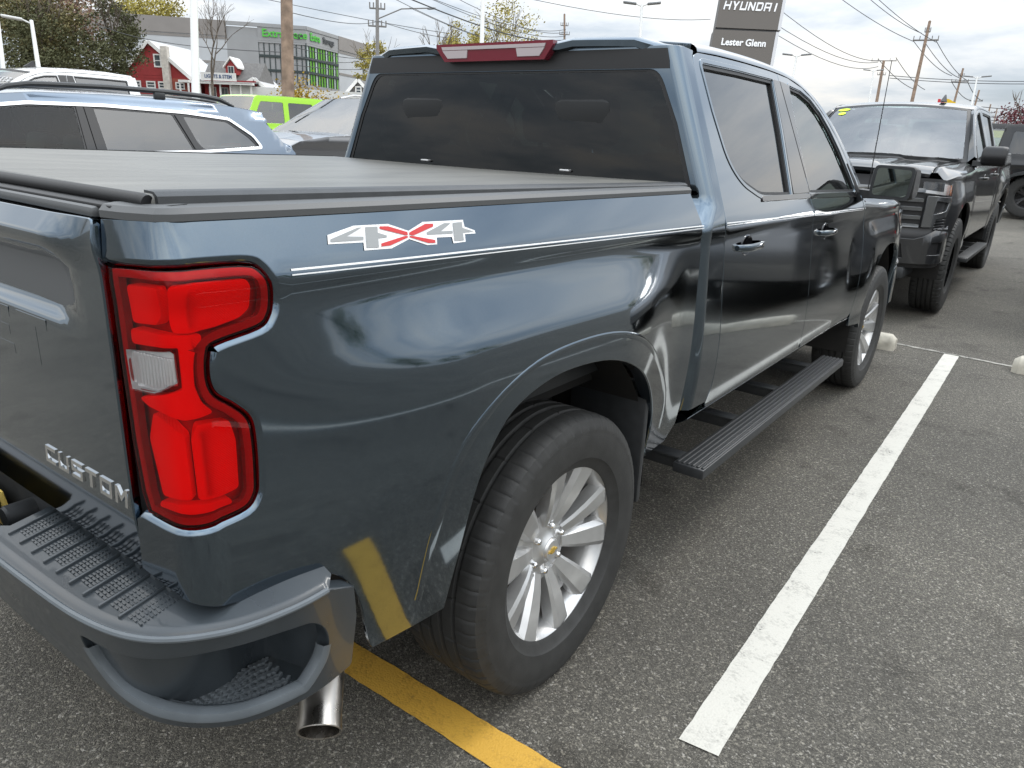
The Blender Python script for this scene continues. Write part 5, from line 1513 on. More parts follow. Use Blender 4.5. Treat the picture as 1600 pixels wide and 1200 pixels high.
for x in (-.42, .42):
    b = MB(); b.lathe([(0, .02), (.09, .02), (.10, 0), (.10, -.05)], 20, 'y'); b.xf(Matrix.Translation((x, 4.01, .95))); b.build('headlamp', 'lens', jeep)
for k in range(7):
    b = MB(); b.box(-.27 + k * .09 - .022, -.27 + k * .09 + .022, 4.00, 4.02, .78, 1.03, .01); b.build('grille_slot', 'black', jeep)
jeep.location = (-14.85, 12.2, .05 + gz(-14.85, 11)); jeep.rotation_euler = (0, 0, PI)
tag(jeep, 'bright lime green off-roader with hard top behind the grey SUV', 'off-roader')
bj = copy_tree(jeep, None, {'lime_paint': 'black_paint'}); bj.location = (.12, 18.75, gz(.1, 18.6) + .02); bj.rotation_euler = (0, 0, -PI / 2); bj.scale = (1.02, 1.02, 1.02)
tag(bj, 'black off-roader with rear spare wheel at the right edge behind the black pickup', 'off-roader')
b2 = copy_tree(jeep, None, {'lime_paint': 'black_paint'}); b2.location = (-2.6, 23.4, gz(-1, 24)); b2.rotation_euler = (0, 0, R(-80))
tag(b2, 'black hard top off-roader farther back, seen between black pickup and its mirror', 'off-roader')
for q in (jeep, bj, b2): q['group'] = 'boxy off-roaders on the lot'
# --- two more pickups of the same shape
bt_ = copy_tree(truck, None, {'blue_grey_metallic_paint': 'black_paint', 'silver_alloy': 'black_alloy'}, skip=('tonneau_cover', 'four_by_four_decal', 'pinstripe', 'antenna_mast'))
bt_.location = (.03, 10.72, .035); bt_.rotation_euler = (0, 0, PI); bt_.scale = (1.0, 1.0, 1.09)
for o in list(bt_.children):
    if o.name.startswith('wheel') and not o.name.startswith('wheel_'):
        for ch in o.children:
            if ch.name.startswith('tyre'): ch.data = MUD_TYRE; ch.scale = (1.05, 1, 1)
tag(bt_, 'black pickup truck with off-road tyres facing the camera beyond the wheel stops', 'pickup truck')
wt_ = copy_tree(truck, None, {'blue_grey_metallic_paint': 'white_paint'}, skip=('tonneau_cover', 'four_by_four_decal', 'pinstripe', 'antenna_mast'))
wt_.location = (-9.65, 4.84, .06); wt_.rotation_euler = (0, 0, PI); wt_.scale = (1.04, .9, 1.09)
tag(wt_, 'white crew cab pickup with roof aerial behind the blue SUV', 'pickup truck')
tag(truck, 'dark blue grey pickup truck with tonneau cover and 4X4 decal', 'pickup truck')
# roof aerials, window stickers, chalk marks
for par, pos in ((bt_, (-.38, 2.05, 1.905)), (wt_, (-.10, 2.05, 1.905))):
    b = MB(); b.loft([[(-.028, -.06, 0), (.028, -.06, 0), (.028, .10, 0), (-.028, .10, 0)], [(-.02, -.05, .03), (.02, -.05, .03), (.016, .05, .025), (-.016, .05, .025)], [(-.006, -.055, .075), (.006, -.055, .075), (.006, -.03, .07), (-.006, -.03, .07)]], True, True)
    f = b.build('shark_fin_aerial', 'black', par); f.location = pos
MT['sticker'] = M('lime_sticker', (.62, .85, .02), .5)
for i, (a, bb, w) in enumerate(((-.82, .90, .10), (-.80, .80, .06))):
    P_ = [(a + w * math.cos(t), bb + .035 * math.sin(t)) for t in np.linspace(0, 2 * PI, 16, endpoint=False)]
    panel('price_sticker', SWS, P_, 'sticker', bt_, step=.05, rim=None, off=.004)
lettering('chalk_price', '$53,710', .11, lambda x, y, z: tuple(Vector(SWS(-(x - .45) / .78, .74 + y / .75)) + Vector((0, .006, .004))), 'white', wt_, sxy=(1.2, 1), ext=.0005, shear=.2)

# ------------------------------------------------------------------ ground and markings
def sheet(name, mat, x0, x1, y0, y1, z, n=(1, 1), kind='structure'):
    V = []; F = []
    for j in range(n[1] + 1):
        for i in range(n[0] + 1):
            x = x0 + (x1 - x0) * i / n[0]; y = y0 + (y1 - y0) * j / n[1]; V.append((x, y, gz(x, y) + z))
    for j in range(n[1]):
        for i in range(n[0]):
            a = j * (n[0] + 1) + i; F.append((a, a + 1, a + n[0] + 2, a + n[0] + 1))
    o = mk(name, V, F, mat, None, 60)
    if kind: o['kind'] = kind
    return o
b = MB()
rad = [0, 4, 8] + [8 + 2 * k for k in range(1, 14)] + [40, 48, 56, 64, 80, 120, 200, 400, 900, 2000]
V = [(0, 0, 0)]; F = []; NS = 72
for r_ in rad[1:]:
    for k in range(NS):
        a = 2 * PI * k / NS; x, y = r_ * math.cos(a), r_ * math.sin(a); V.append((x, y, gz(x, y)))
for k in range(NS): F.append((0, 1 + k, 1 + (k + 1) % NS))
for i in range(len(rad) - 2):
    for k in range(NS):
        a = 1 + i * NS + k; c = 1 + i * NS + (k + 1) % NS; F.append((a, a + NS, c + NS, c)[::-1] if 0 else (a, a + NS, c + NS, c))
g = mk('ground', V, F, 'asphalt', None, 60); g['kind'] = 'structure'
def rough_strip(name, mat, p0, p1, w, z, n=40, jag=.004):
    """painted stripe with slightly uneven edges"""
    a, c = Vector(p0), Vector(p1); t = (c - a).normalized(); s_ = Vector((-t.y, t.x))
    rn = random.Random(len(name) + int(w * 1e4)); V = []; F = []
    for i in range(n + 1):
        p = a + (c - a) * i / n
        for sg in (1, -1):
            q = p + s_ * sg * (w / 2 + rn.uniform(-jag, jag)) + t * (rn.uniform(-.01, .01) if i in (0, n) else 0); V.append((q.x, q.y, gz(q.x, q.y) + z))
        if i: F.append((2 * i - 2, 2 * i - 1, 2 * i + 1, 2 * i))
    o = mk(name, V, F, mat, None, 0); o['kind'] = 'structure'; return o
rough_strip('stall_line', 'line_white', (1.447, 0.0), (1.377, 5.19), .108, .004, 120, .0015)
rough_strip('stall_line', 'line_white', (-1.36, 0.0), (-1.40, 5.19), .108, .004, 60)
rough_strip('stall_line', 'line_white', (-4.15, 0.0), (-4.18, 5.19), .108, .004, 60)
rough_strip('stall_line', 'line_white', (-6.95, 0.0), (-6.95, 5.19), .108, .004, 60)
rough_strip('stall_line', 'line_white', (4.2, 0.0), (4.15, 5.19), .108, .004, 60)
rough_strip('stall_line', 'line_white', (4.15, 5.3), (4.10, 10.4), .108, .004, 60)
rough_strip('cross_line', 'line_faded', (.93, 5.235), (1.83, 5.145), .045, .004, 40, .008)
rough_strip('yellow_line', 'line_yellow', (-1.3, -.37), (1.95, -.335), .112, .004, 120, .002)
rough_strip('aisle_line', 'line_faded', (-8, 23.4), (9, 23.0), .12, .006, 40)
def wheel_stop(loc, rz, label):
    b = MB(); rings = []
    for y, k in ((-.90, .72), (-.86, .97), (-.5, 1), (0, 1), (.5, 1), (.86, .97), (.90, .72)):
        j = random.uniform(-.004, .004)
        rings.append([(y, q[0] * k + j, q[1] * (k if q[1] > .02 else 1)) for q in rnd([(-.085, 0), (.085, 0), (.078, .075), (.048, .125), (-.048, .125), (-.078, .075)], [0, 0, .02, .03, .03, .02], 3)])
    b.loft(rings, True, True); o = b.build('wheel_stop', 'concrete', None, 30); o.location = loc; o.rotation_euler = (0, 0, rz)
    tag(o, label, 'wheel stop', 'concrete wheel stops')
wheel_stop((.085, 5.0, .0), R(0.5), 'concrete wheel stop in front of the blue grey truck tyre')
wheel_stop((2.70, 4.98, .0), R(-4), 'concrete wheel stop cut off by the right edge of the photo')
wheel_stop((-2.75, 5.0, 0), 0, 'concrete wheel stop hidden left of the blue grey truck')

# ------------------------------------------------------------------ vegetation
def leaf_mat(name, c, var=.35):
    m, nt, b = nodes_of(name); L = nt.links.new
    tcn = nt.nodes.new('ShaderNodeTexCoord'); n = nt.nodes.new('ShaderNodeTexNoise'); n.inputs['Scale'].default_value = 1.3; n.inputs['Detail'].default_value = 5
    L(tcn.outputs['Object'], n.inputs['Vector'])
    r_ = nt.nodes.new('ShaderNodeMapRange'); r_.inputs['From Min'].default_value = .3; r_.inputs['From Max'].default_value = .7; r_.inputs['To Min'].default_value = 1 - var; r_.inputs['To Max'].default_value = 1 + var
    L(n.outputs['Fac'], r_.inputs[0]); mu = nt.nodes.new('ShaderNodeVectorMath'); mu.operation = 'SCALE'; mu.inputs[0].default_value = c; L(r_.outputs[0], mu.inputs['Scale']); L(mu.outputs[0], b.inputs['Base Color'])
    b.inputs['Roughness'].default_value = .7; b.inputs['Specular IOR Level'].default_value = .2
    return m
MT['leaf_olive'] = leaf_mat('olive_leaf', (.19, .165, .075)); MT['leaf_bud'] = leaf_mat('reddish_bud', (.28, .18, .13)); MT['leaf_dark'] = leaf_mat('evergreen_leaf', (.105, .108, .055))
MT['leaf_yellow'] = leaf_mat('yellow_green_leaf', (.34, .29, .075)); MT['leaf_purple'] = leaf_mat('purple_leaf', (.10, .025, .03)); MT['leaf_green'] = leaf_mat('green_leaf', (.07, .10, .03))
MT['bush_gold'] = leaf_mat('golden_bush_leaf', (.36, .24, .03))
MT['bark'] = M('bark', (.14, .115, .09), .9, noise=.4, nscale=6)
def branches(b, rn, p, d, ln, r, depth, tips, spread=.55):
    q = p + d * ln
    mid = p + d * ln * .5 + Vector((rn.uniform(-1, 1), rn.uniform(-1, 1), rn.uniform(-.3, .3))) * ln * .06
    b.tube([p, mid, q], [r, r * .82, r * .62], 6 if depth > 1 else 4, False)
    tips.append((q, ln))
    if depth == 0: return
    for k in range(rn.choice((2, 3, 3))):
        nd = (d + Vector((rn.uniform(-1, 1), rn.uniform(-1, 1), rn.uniform(-.35, .8))) * spread).normalized()
        branches(b, rn, q if k else p + d * ln * rn.uniform(.6, 1), nd, ln * rn.uniform(.62, .82), r * .6, depth - 1, tips, spread)
def tree(name, base, h, cr, cz, leafmat, label, n=5000, leaf=.16, seed=1, depth=4, cat='tree', group=None, trunk_r=.2, clump=.55):
    rn = random.Random(seed)
    root = empty(name, base)
    b = MB(); tips = []
    branches(b, rn, Vector((0, 0, -.3)), Vector((rn.uniform(-.06, .06), rn.uniform(-.06, .06), 1)).normalized(), h * .34, trunk_r, depth, tips)
    b.build('trunk', 'bark', root, 60)
    if n:
        # clump centres through the crown volume
        cen = []
        while len(cen) < 46:
            v = Vector((rn.uniform(-1, 1), rn.uniform(-1, 1), rn.uniform(-1, 1)))
            if .25 < v.length < 1: cen.append(Vector((v.x * cr[0], v.y * cr[1], cz + v.z * cr[2])))
        V = []; F = []
        for i in range(n):
            c = rn.choice(cen); u = Vector((rn.gauss(0, 1), rn.gauss(0, 1), rn.gauss(0, .8))) * clump * cr[0] * .28
            p = c + u
            a = Vector((rn.uniform(-1, 1), rn.uniform(-1, 1), rn.uniform(-1, 1))).normalized(); e = a.orthogonal().normalized(); w = leaf * rn.uniform(.5, 1.3)
            k = len(V); V += [p - e * w * .5, p + a * w * .5 * .6 + e * 0, p + e * w * .5, p - a * w * .3]; F.append((k, k + 1, k + 2, k + 3))
        mk('crown', V, F, leafmat, root, 0)
    tag(root, label, cat, group)
    return root
def gb(p): return (p[0], p[1], gz(p[0], p[1]))
G_ = 'trees beyond the road'
tree('broad_tree', gb(TR0), 16, (5.5, 5, 5.5), 8.0, 'leaf_olive', 'olive brown leafy tree at the far left behind the white pickup', 6500, .34, 3, group=G_, trunk_r=.35)
tree('broad_tree', gb((TR0[0] + 4, TR0[1] - 8, 0)), 15, (5.5, 5, 5), 7.0, 'leaf_olive', 'olive tree cut off by the left edge of the photo', 8000, .34, 4, group=G_, trunk_r=.35)
tree('budding_tree', gb(TR1), 15, (4.6, 4.2, 5.0), 8.2, 'leaf_bud', 'reddish budding tree between olive tree and dark evergreen', 4200, .27, 5, depth=5, group=G_, trunk_r=.3)
tree('evergreen_tree', gb(TR2), 9, (2.6, 2.5, 3.6), 4.2, 'leaf_dark', 'dark evergreen tree left of the red gabled house', 7000, .22, 6, group=G_)
tree('evergreen_tree', gb((TR2[0] - 3, TR2[1] - 4, 0)), 8, (3.4, 3, 3.2), 3.4, 'leaf_dark', 'low dark evergreen behind the white pickup roof', 7000, .24, 16, group=G_)
tree('broad_tree', gb((TR1[0] + 2, TR1[1] - 3, 0)), 10, (4.0, 3.4, 3.8), 4.2, 'leaf_olive', 'olive undergrowth tree below the reddish budding tree', 7000, .26, 26, group=G_)
tree('bare_tree', gb(BARE), 8.5, (1, 1, 1), 5, None, 'bare branched tree between red house and red shop', 0, .1, 8, depth=5, group=G_, trunk_r=.13)
tree('bare_tree', gb(BARE2), 10.5, (1, 1, 1), 5, None, 'pale bare tree left of the high stop lamp', 0, .1, 9, depth=4, group=G_, trunk_r=.16)
tree('yellow_tree', gb(YT1), 10.5, (3.2, 3, 2.6), 8.6, 'leaf_yellow', 'round yellow green tree just left of the white pole', 4500, .3, 10, group=G_)
tree('yellow_tree', gb(YT2), 14, (4.8, 3.5, 4.6), 10.0, 'leaf_yellow', 'airy yellow tree with gaps right of the white pole', 2600, .3, 11, depth=5, group=G_)
tree('yellow_tree', gb(YT3), 13, (2.6, 2.6, 5.2), 6.8, 'leaf_yellow', 'yellow green tree beside the right end of the storage building', 4000, .36, 12, group=G_)
tree('yellow_tree', gb(YT4), 20, (7, 5, 4), 17.0, 'leaf_yellow', 'yellow green tree top showing above the storage building roof', 4500, .5, 13, group=G_, trunk_r=.3)
tree('bush', (BUSH[0], BUSH[1], gz(BUSH[0], BUSH[1])), 2.0, (1.15, 1.1, .9), 1.35, 'bush_gold', 'golden rounded bush behind the lime green off-roader', 5000, .09, 14, depth=2, cat='bush', trunk_r=.05, clump=1.0)
tree('purple_tree', gb(PURP), 4.5, (1.9, 1.9, 1.4), 3.2 - gz(PURP[0], PURP[1]) + .8, 'leaf_purple', 'small purple leaved tree at the right edge', 2200, .2, 15, depth=3, trunk_r=.08)
# trees to the right of and behind the photographer: seen mirrored in the paint and glass
for i, (x, y, h) in enumerate(((52, 30, 8), (58, 12, 9), (55, -6, 8), (44, 46, 9), (30, -38, 9), (4, -62, 10), (-14, -58, 9), (30, 66, 9), (62, 48, 8), (48, -22, 8))):
    tree('broad_tree', (x, y, 0), h, (4.2, 4.2, h * .32), h * .6, 'leaf_green', 'leafy tree at the lot edge, seen only mirrored in the truck', 1600, .4, 40 + i, depth=3, group='trees along the lot edge', trunk_r=.16)

# ------------------------------------------------------------------ buildings
MT['wall_grey'] = M('grey_metal_wall', (.33, .335, .34), .6, noise=.06, nscale=.4); MT['wall_light'] = M('light_metal_wall', (.52, .54, .56), .6, noise=.05, nscale=.4); MT['taupe'] = M('taupe_parapet', (.27, .25, .235), .7, noise=.06, nscale=.4)
MT['pane_green'] = M('green_backed_pane', (.16, .42, .055), .6); MT['pane_pale'] = M('pale_pane', (.50, .58, .56), .4); MT['pane_dark'] = M('dark_pane', (.06, .075, .085), .08, coat=.5); MT['mullion'] = M('dark_mullion', (.035, .05, .05), .5)
MT['sign_green'] = M('sign_green', (.10, .52, .06), .5); MT['sign_dark'] = M('sign_dark', (.07, .075, .08), .5)
MT['red_wall'] = M('red_clapboard', (.30, .030, .030), .7, noise=.12, nscale=2); MT['red_faded'] = M('faded_red_clapboard', (.34, .085, .055), .8, noise=.2, nscale=2); MT['trim_white'] = M('white_trim', (.74, .73, .70), .6); MT['shingle'] = M('grey_shingle', (.14, .135, .13), .9, noise=.2, nscale=4); MT['shingle_light'] = M('pale_roof', (.5, .5, .5), .8); MT['stone'] = M('pale_chimney', (.58, .54, .48), .9, noise=.2, nscale=3); MT['white_wall'] = M('white_siding', (.66, .66, .63), .7, noise=.05, nscale=2); MT['blue_letter'] = M('blue_letter', (.09, .13, .24), .6)
def frame(o, t, up=(0, 0, 1)):
    """local frame: x along the wall t, y inwards away from the viewer, z up"""
    t = Vector(t).normalized(); z = Vector(up); n_ = z.cross(t).normalized()
    return Matrix(((t.x, n_.x, z.x, o[0]), (t.y, n_.y, z.y, o[1]), (t.z, n_.z, z.z, o[2]), (0, 0, 0, 1)))
def part(name, mat, root, m, *boxes, bv=0):
    b = MB()
    for q in boxes: b.box(*q, bv, m)
    return b.build(name, mat, root, 0)
def storage():
    gzb = 3.3
    root = empty('storage_building', (SB_C[0], SB_C[1], gzb))
    inv = Matrix.Translation((-SB_C[0], -SB_C[1], -gzb))
    H = SB_C[2] - gzb
    for side_, (P_, far) in enumerate(((SB_C, SB_L), (SB_C, SB_R))):
        d = Vector((far[0] - P_[0], far[1] - P_[1], 0)); Ln = d.length
        if side_ == 0: m = inv @ frame((far[0], far[1], gzb), -d)
        else: m = inv @ frame((P_[0], P_[1], gzb), d)
        gl0, gl1 = (Ln * .775, Ln) if side_ == 0 else (0, Ln * .46)
        zb, zt = 4.3, H - 2.35
        # walls round the glass
        if side_ == 0: segs_ = [(0, gl0 - 4.5, 'wall_light'), (gl0 - 4.5, gl0, 'wall_grey')]
        else: segs_ = [(gl1, Ln, 'wall_light')]
        for a, c, mt in segs_: part('wall', mt, root, m, (a, c, 0, .4, 0, H - 2.0))
        part('wall', 'wall_grey', root, m, (gl0, gl1, 0, .4, 0, zb)); part('wall', 'wall_grey', root, m, (gl0, gl1, 0, .4, zt, H - .4))
        a, c, mt = segs_[0] if side_ == 0 else segs_[-1]
        part('parapet', 'taupe', root, m, (a - (0 if side_ == 0 else 0), c, -.15, .5, H - 2.1, H))
        part('parapet', 'wall_grey', root, m, (gl0 - (4.5 if side_ == 0 else 0), gl1, -.1, .5, H - .5, H))
        if side_ == 0 or side_ == 1:
            for k in range(1, 4): part('wall_band', 'taupe', root, m, (a, c, -.06, .02, k * 3.4 - .1, k * 3.4 + .25))
        nc = 9 if side_ == 0 else 12
        cw_ = (gl1 - gl0) / nc; sh = (zt - zb) / 3
        pat = (['pane_pale', 'pane_dark', 'pane_green', 'pane_pale', 'pane_green', 'pane_pale', 'pane_pale', 'pane_green', 'pane_pale'] if side_ == 0 else ['pane_pale', 'pane_green', 'pane_green', 'pane_pale', 'pane_green', 'pane_green', 'pane_green', 'pane_pale', 'pane_green', 'pane_green', 'pane_pale', 'pane_green'])
        for i in range(nc):
            for j in range(3):
                part('window_pane', pat[i], root, m, (gl0 + i * cw_ + .07, gl0 + (i + 1) * cw_ - .07, .18, .24, zb + j * sh + .08, zb + (j + 1) * sh - .35))
            part('mullion', 'mullion', root, m, (gl0 + i * cw_ - .07, gl0 + i * cw_ + .07, .05, .3, zb, zt))
        for j in range(4): part('transom', 'mullion' if j not in (0, 3) else 'wall_grey', root, m, (gl0, gl1, .02, .32, zb + j * sh - .30, zb + j * sh + .05))
        if side_ == 1:
            for j in (0, 1): part('small_window', 'pane_dark', root, m, (Ln - 3.2, Ln - 2.4, -.03, .05, 4.4 + j * 3.2, 6.2 + j * 3.2))
            part('loading_door', 'mullion', root, m, (gl1 + .5, gl1 + 5.5, -.08, .05, .2, 3.9))
        tx = (gl0 + gl1) / 2
        def pl(x, y, z, x0): return tuple(m @ Vector((x0 + x, -.12 - z, H - 1.35 + y)))
        if side_ == 0:
            lettering('sign_green_word', 'ExtraSpace', 1.5, lambda x, y, z: pl(x, y, z, gl0 + .6), 'sign_green', root, align='LEFT', ext=.04, offset=.03); lettering('sign_grey_word', 'Storage', 1.3, lambda x, y, z: pl(x, y, z, gl0 + .6 + 8.2), 'sign_dark', root, align='LEFT', ext=.04, offset=.02) if gl1 - gl0 > 11 else lettering('sign_grey_word', 'Storage', .9, lambda x, y, z: pl(x, y, z, gl1 - 1.9), 'sign_dark', root, ext=.04, offset=.02)
        else:
            lettering('sign_green_word', 'Extra', 1.5, lambda x, y, z: pl(x, y, z, 1.0), 'sign_green', root, align='LEFT', ext=.04, offset=.03); lettering('sign_grey_word', 'Storage', 1.3, lambda x, y, z: pl(x, y, z, 5.2), 'sign_dark', root, align='LEFT', ext=.04, offset=.02)
    # body and roof
    a, c = Vector(SB_L), Vector(SB_R); k = a + c - Vector(SB_C)
    V = [inv @ Vector((p_[0], p_[1], z)) for z in (gzb, SB_C[2] - .6) for p_ in (SB_C, SB_R, k, SB_L)]
    cc = sum(V, Vector()) / 8; V = [cc + (q - cc) * .985 for q in V]
    mk('core', V, [(3, 2, 1, 0), (4, 5, 6, 7), (0, 1, 5, 4), (1, 2, 6, 5), (2, 3, 7, 6), (3, 0, 4, 7)], 'wall_grey', root, 0)
    tag(root, 'grey storage building with green striped glass corner and green lettering', 'building')
storage()
def gable_house(name, L_, R_, P_, base, depth, wall, roof, label, cat='house', wins=(), extra=None):
    """gable end faces the lot: L_, R_ eaves, P_ peak"""
    root = empty(name, ((L_[0] + R_[0]) / 2, (L_[1] + R_[1]) / 2, base))
    inv = Matrix.Translation((-root.location.x, -root.location.y, -base))
    d = Vector((R_[0] - L_[0], R_[1] - L_[1], 0)); W_ = d.length
    m = inv @ frame((L_[0], L_[1], base), d)
    px = (Vector((P_[0] - L_[0], P_[1] - L_[1], 0))).dot(d.normalized())
    zl, zr_, zp_ = L_[2] - base, R_[2] - base, P_[2] - base
    b = MB(); b.prism([(0, 0), (W_, 0), (W_, zr_), (px, zp_), (0, zl)], 0, depth, lambda u, v, w: tuple(m @ Vector((u, w, v)))); b.f = [tuple(reversed(f)) for f in b.f]
    b.build('wall', wall, root, 0)
    t_ = .18
    for (a, za), (c, zc_) in (((0, zl), (px, zp_)), ((px, zp_), (W_, zr_))):
        sl = Vector((c - a, zc_ - za)).normalized(); nn = Vector((-sl.y, sl.x))
        e0 = Vector((a, za)) - sl * (.25 if a == 0 else 0); e1 = Vector((c, zc_)) + sl * (.25 if c == W_ else 0)
        q = [e0 + nn * .02, e1 + nn * .02, e1 + nn * (.02 + t_), e0 + nn * (.02 + t_)]
        b = MB(); b.prism([tuple(v) for v in q], -.3, depth + .3, lambda u, v, w: tuple(m @ Vector((u, w, v)))); b.f = [tuple(reversed(f)) for f in b.f]; b.build('roof', roof, root, 0)
        q = [e0 - nn * .12, e1 - nn * .12, e1 + nn * .24, e0 + nn * .24]
        b = MB(); b.prism([tuple(v) for v in q], -.38, -.31, lambda u, v, w: tuple(m @ Vector((u, w, v)))); b.f = [tuple(reversed(f)) for f in b.f]; b.build('bargeboard', 'trim_white', root, 0)
    for x0, x1, z0, z1 in wins:
        f_ = part('window', 'trim_white', root, m, (x0 - .14, x1 + .14, -.10, .02, z0 - .14, z0), (x0 - .14, x1 + .14, -.10, .02, z1, z1 + .14), (x0 - .14, x0, -.10, .02, z0, z1), (x1, x1 + .14, -.10, .02, z0, z1), (x0, x1, -.08, .0, (z0 + z1) / 2 - .04, (z0 + z1) / 2 + .04))
        part('pane', 'pane_dark', f_, m, (x0, x1, -.04, -.01, z0, z1))
    if extra: extra(root, m, W_, px, zl, zr_, zp_)
    tag(root, label, cat)
    return root
def rh_extra(root, m, W_, px, zl, zr_, zp_):
    part('chimney', 'stone', root, m, (W_ * .60, W_ * .60 + .75, -.55, .1, 0, zp_ - .4), bv=.03)
    part('faded_wall', 'red_faded', root, m, (W_ * .60 + .8, W_ * .93, -.03, .02, 0, zr_ - .1))
    part('porch', 'trim_white', root, m, (W_ - .9, W_ + .3, -1.2, 0, 2.35, 2.6), (W_ - .85, W_ - .7, -1.15, -1.0, 0, 2.35), (W_ + .1, W_ + .25, -1.15, -1.0, 0, 2.35))
    for k in range(16): part('clapboard', 'red_wall', root, m, (0, W_ * .58, -.035, .0, k * .30, k * .30 + .26)) if k * .30 < zl - .1 else None
gable_house('red_house', (RH_L[0], RH_L[1], 6.6), RH_R, RH_P, 3.3, 9, 'red_wall', 'shingle_light', 'red gabled house with pale chimney and white framed windows', wins=[(.75, 1.45, 1.75, 2.25), (2.35, 3.15, 1.75, 2.25), (3.75, 4.3, 1.75, 2.25), (5.75, 6.55, 1.75, 2.25), (3.5, 4.1, 4.0, 5.1)], extra=rh_extra)
def shop():
    base = 3.3
    root = empty('red_shop', ((RS_L[0] + RS_R[0]) / 2, (RS_L[1] + RS_R[1]) / 2, base))
    inv = Matrix.Translation((-root.location.x, -root.location.y, -base)); d = Vector((RS_R[0] - RS_L[0], RS_R[1] - RS_L[1], 0)); W_ = d.length + 1.2
    m = inv @ frame((RS_L[0], RS_L[1], base), d)
    part('wall', 'red_wall', root, m, (0, W_, 1.5, 7, 0, 2.9))
    b = MB(); b.prism([(-.4, 2.55), (1.5, 2.75), (4.2, 5.0), (7.4, 2.6), (7.4, 2.45), (1.4, 2.6)], -.3, W_ + .3, lambda u, v, w: tuple(m @ Vector((w, u, v)))); b.build('roof', 'shingle', root, 0)
    for k in range(6): part('porch_post', 'trim_white', root, m, (k * (W_ - .16) / 5, k * (W_ - .16) / 5 + .16, 0, .16, 0, 2.5))
    part('porch_beam', 'trim_white', root, m, (-.3, W_ + .3, -.35, .2, 2.35, 2.6)); part('porch_deck', 'trim_white', root, m, (-.2, W_ + .2, -.2, 1.5, -.3, .12))
    for x in (.5, 1.9, 3.3):
        f_ = part('window', 'trim_white', root, m, (x, x + .85, 1.42, 1.48, .8, 2.1)); part('pane', 'pane_dark', f_, m, (x + .1, x + .4, 1.38, 1.43, .9, 2.0), (x + .46, x + .75, 1.38, 1.43, .9, 2.0))
    part('door', 'pane_dark', root, m, (W_ - 1.2, W_ - .4, 1.42, 1.48, .1, 2.2))
    sb = part('sign_board', 'trim_white', root, m, (.35, 4.35, -.15, -.05, 2.72, 3.55))
    lettering('sign_letters', 'LIGHTS & STEM', .50, lambda x, y, z: tuple(m @ Vector((2.35 + x, -.17 - z, 3.14 + y))), 'blue_letter', sb, sxy=(.92, 1.05), ext=.02, offset=.01)
    # dormer
    b = MB(); b.prism([(2.55, 3.5), (3.85, 3.5), (3.85, 4.35), (3.2, 5.05), (2.55, 4.35)], 1.6, 4.2, lambda u, v, w: tuple(m @ Vector((u, w, v)))); b.f = [tuple(reversed(f)) for f in b.f]; dm = b.build('dormer', 'red_wall', root, 0)
    for a, c in (((2.35, 4.15), (3.2, 5.2)), ((3.2, 5.2), (4.05, 4.15))):
        b = MB(); b.prism([a, c, (c[0], c[1] + .2), (a[0], a[1] + .2)], 1.35, 4.3, lambda u, v, w: tuple(m @ Vector((u, w, v)))); b.f = [tuple(reversed(f)) for f in b.f]; b.build('dormer_roof', 'trim_white', dm, 0)
    part('dormer_window', 'trim_white', dm, m, (2.85, 3.55, 1.52, 1.6, 3.55, 4.4)); part('dormer_pane', 'pane_dark', dm, m, (2.92, 3.17, 1.48, 1.53, 3.62, 4.33), (3.23, 3.48, 1.48, 1.53, 3.62, 4.33))
    tag(root, 'small red shop with white porch, dormer and white sign board', 'shop')
shop()
gable_house('white_garage', GA_L, GA_R, GA_P, 3.3, 6, 'white_wall', 'shingle_light', 'small white gabled garage right of the red shop', wins=[(1.4, 1.75, 1.6, 2.2)], cat='garage')
gable_house('white_gabled_house', WH_L, WH_R, WH_P, 3.2, 6, 'shingle', 'shingle', 'white trimmed gable peeking out left of the truck cab', wins=[(1.1, 1.6, 2.5, 3.1)])
b = MB(); b.box(-8, 8, -2.5, 2.5, 0, 2.6); wl_ = b.build('white_shed', 'white_wall', None, 0); wl_.location = (-74.5, 58.5, 3.0); wl_.rotation_euler = (0, 0, R(50)); tag(wl_, 'low white shed between garage and wooden utility pole', 'shed')
# low commercial buildings behind the photographer, mirrored in the rear window
for x, y, w, h, mt, lb in ((-4, -42, 12, 4.5, 'white_wall', 'pale low shop unit behind the photographer'), (12, -40, 9, 5.2, 'wall_grey', 'grey low shop unit behind the photographer')):
    r_ = empty('shop_unit', (x, y, 0)); part('wall', mt, r_, Matrix.Identity(4), (-w / 2, w / 2, -4, 4, 0, h)); part('parapet', 'trim_white', r_, Matrix.Identity(4), (-w / 2 - .2, w / 2 + .2, -4.2, 4.2, h, h + .5))
    for k in range(4): part('window', 'pane_dark', r_, Matrix.Identity(4), (-w / 2 + .8 + k * w / 4, -w / 2 + .8 + k * w / 4 + 1.4, 4.0, 4.05, .8, 2.6))
    tag(r_, lb, 'shop')

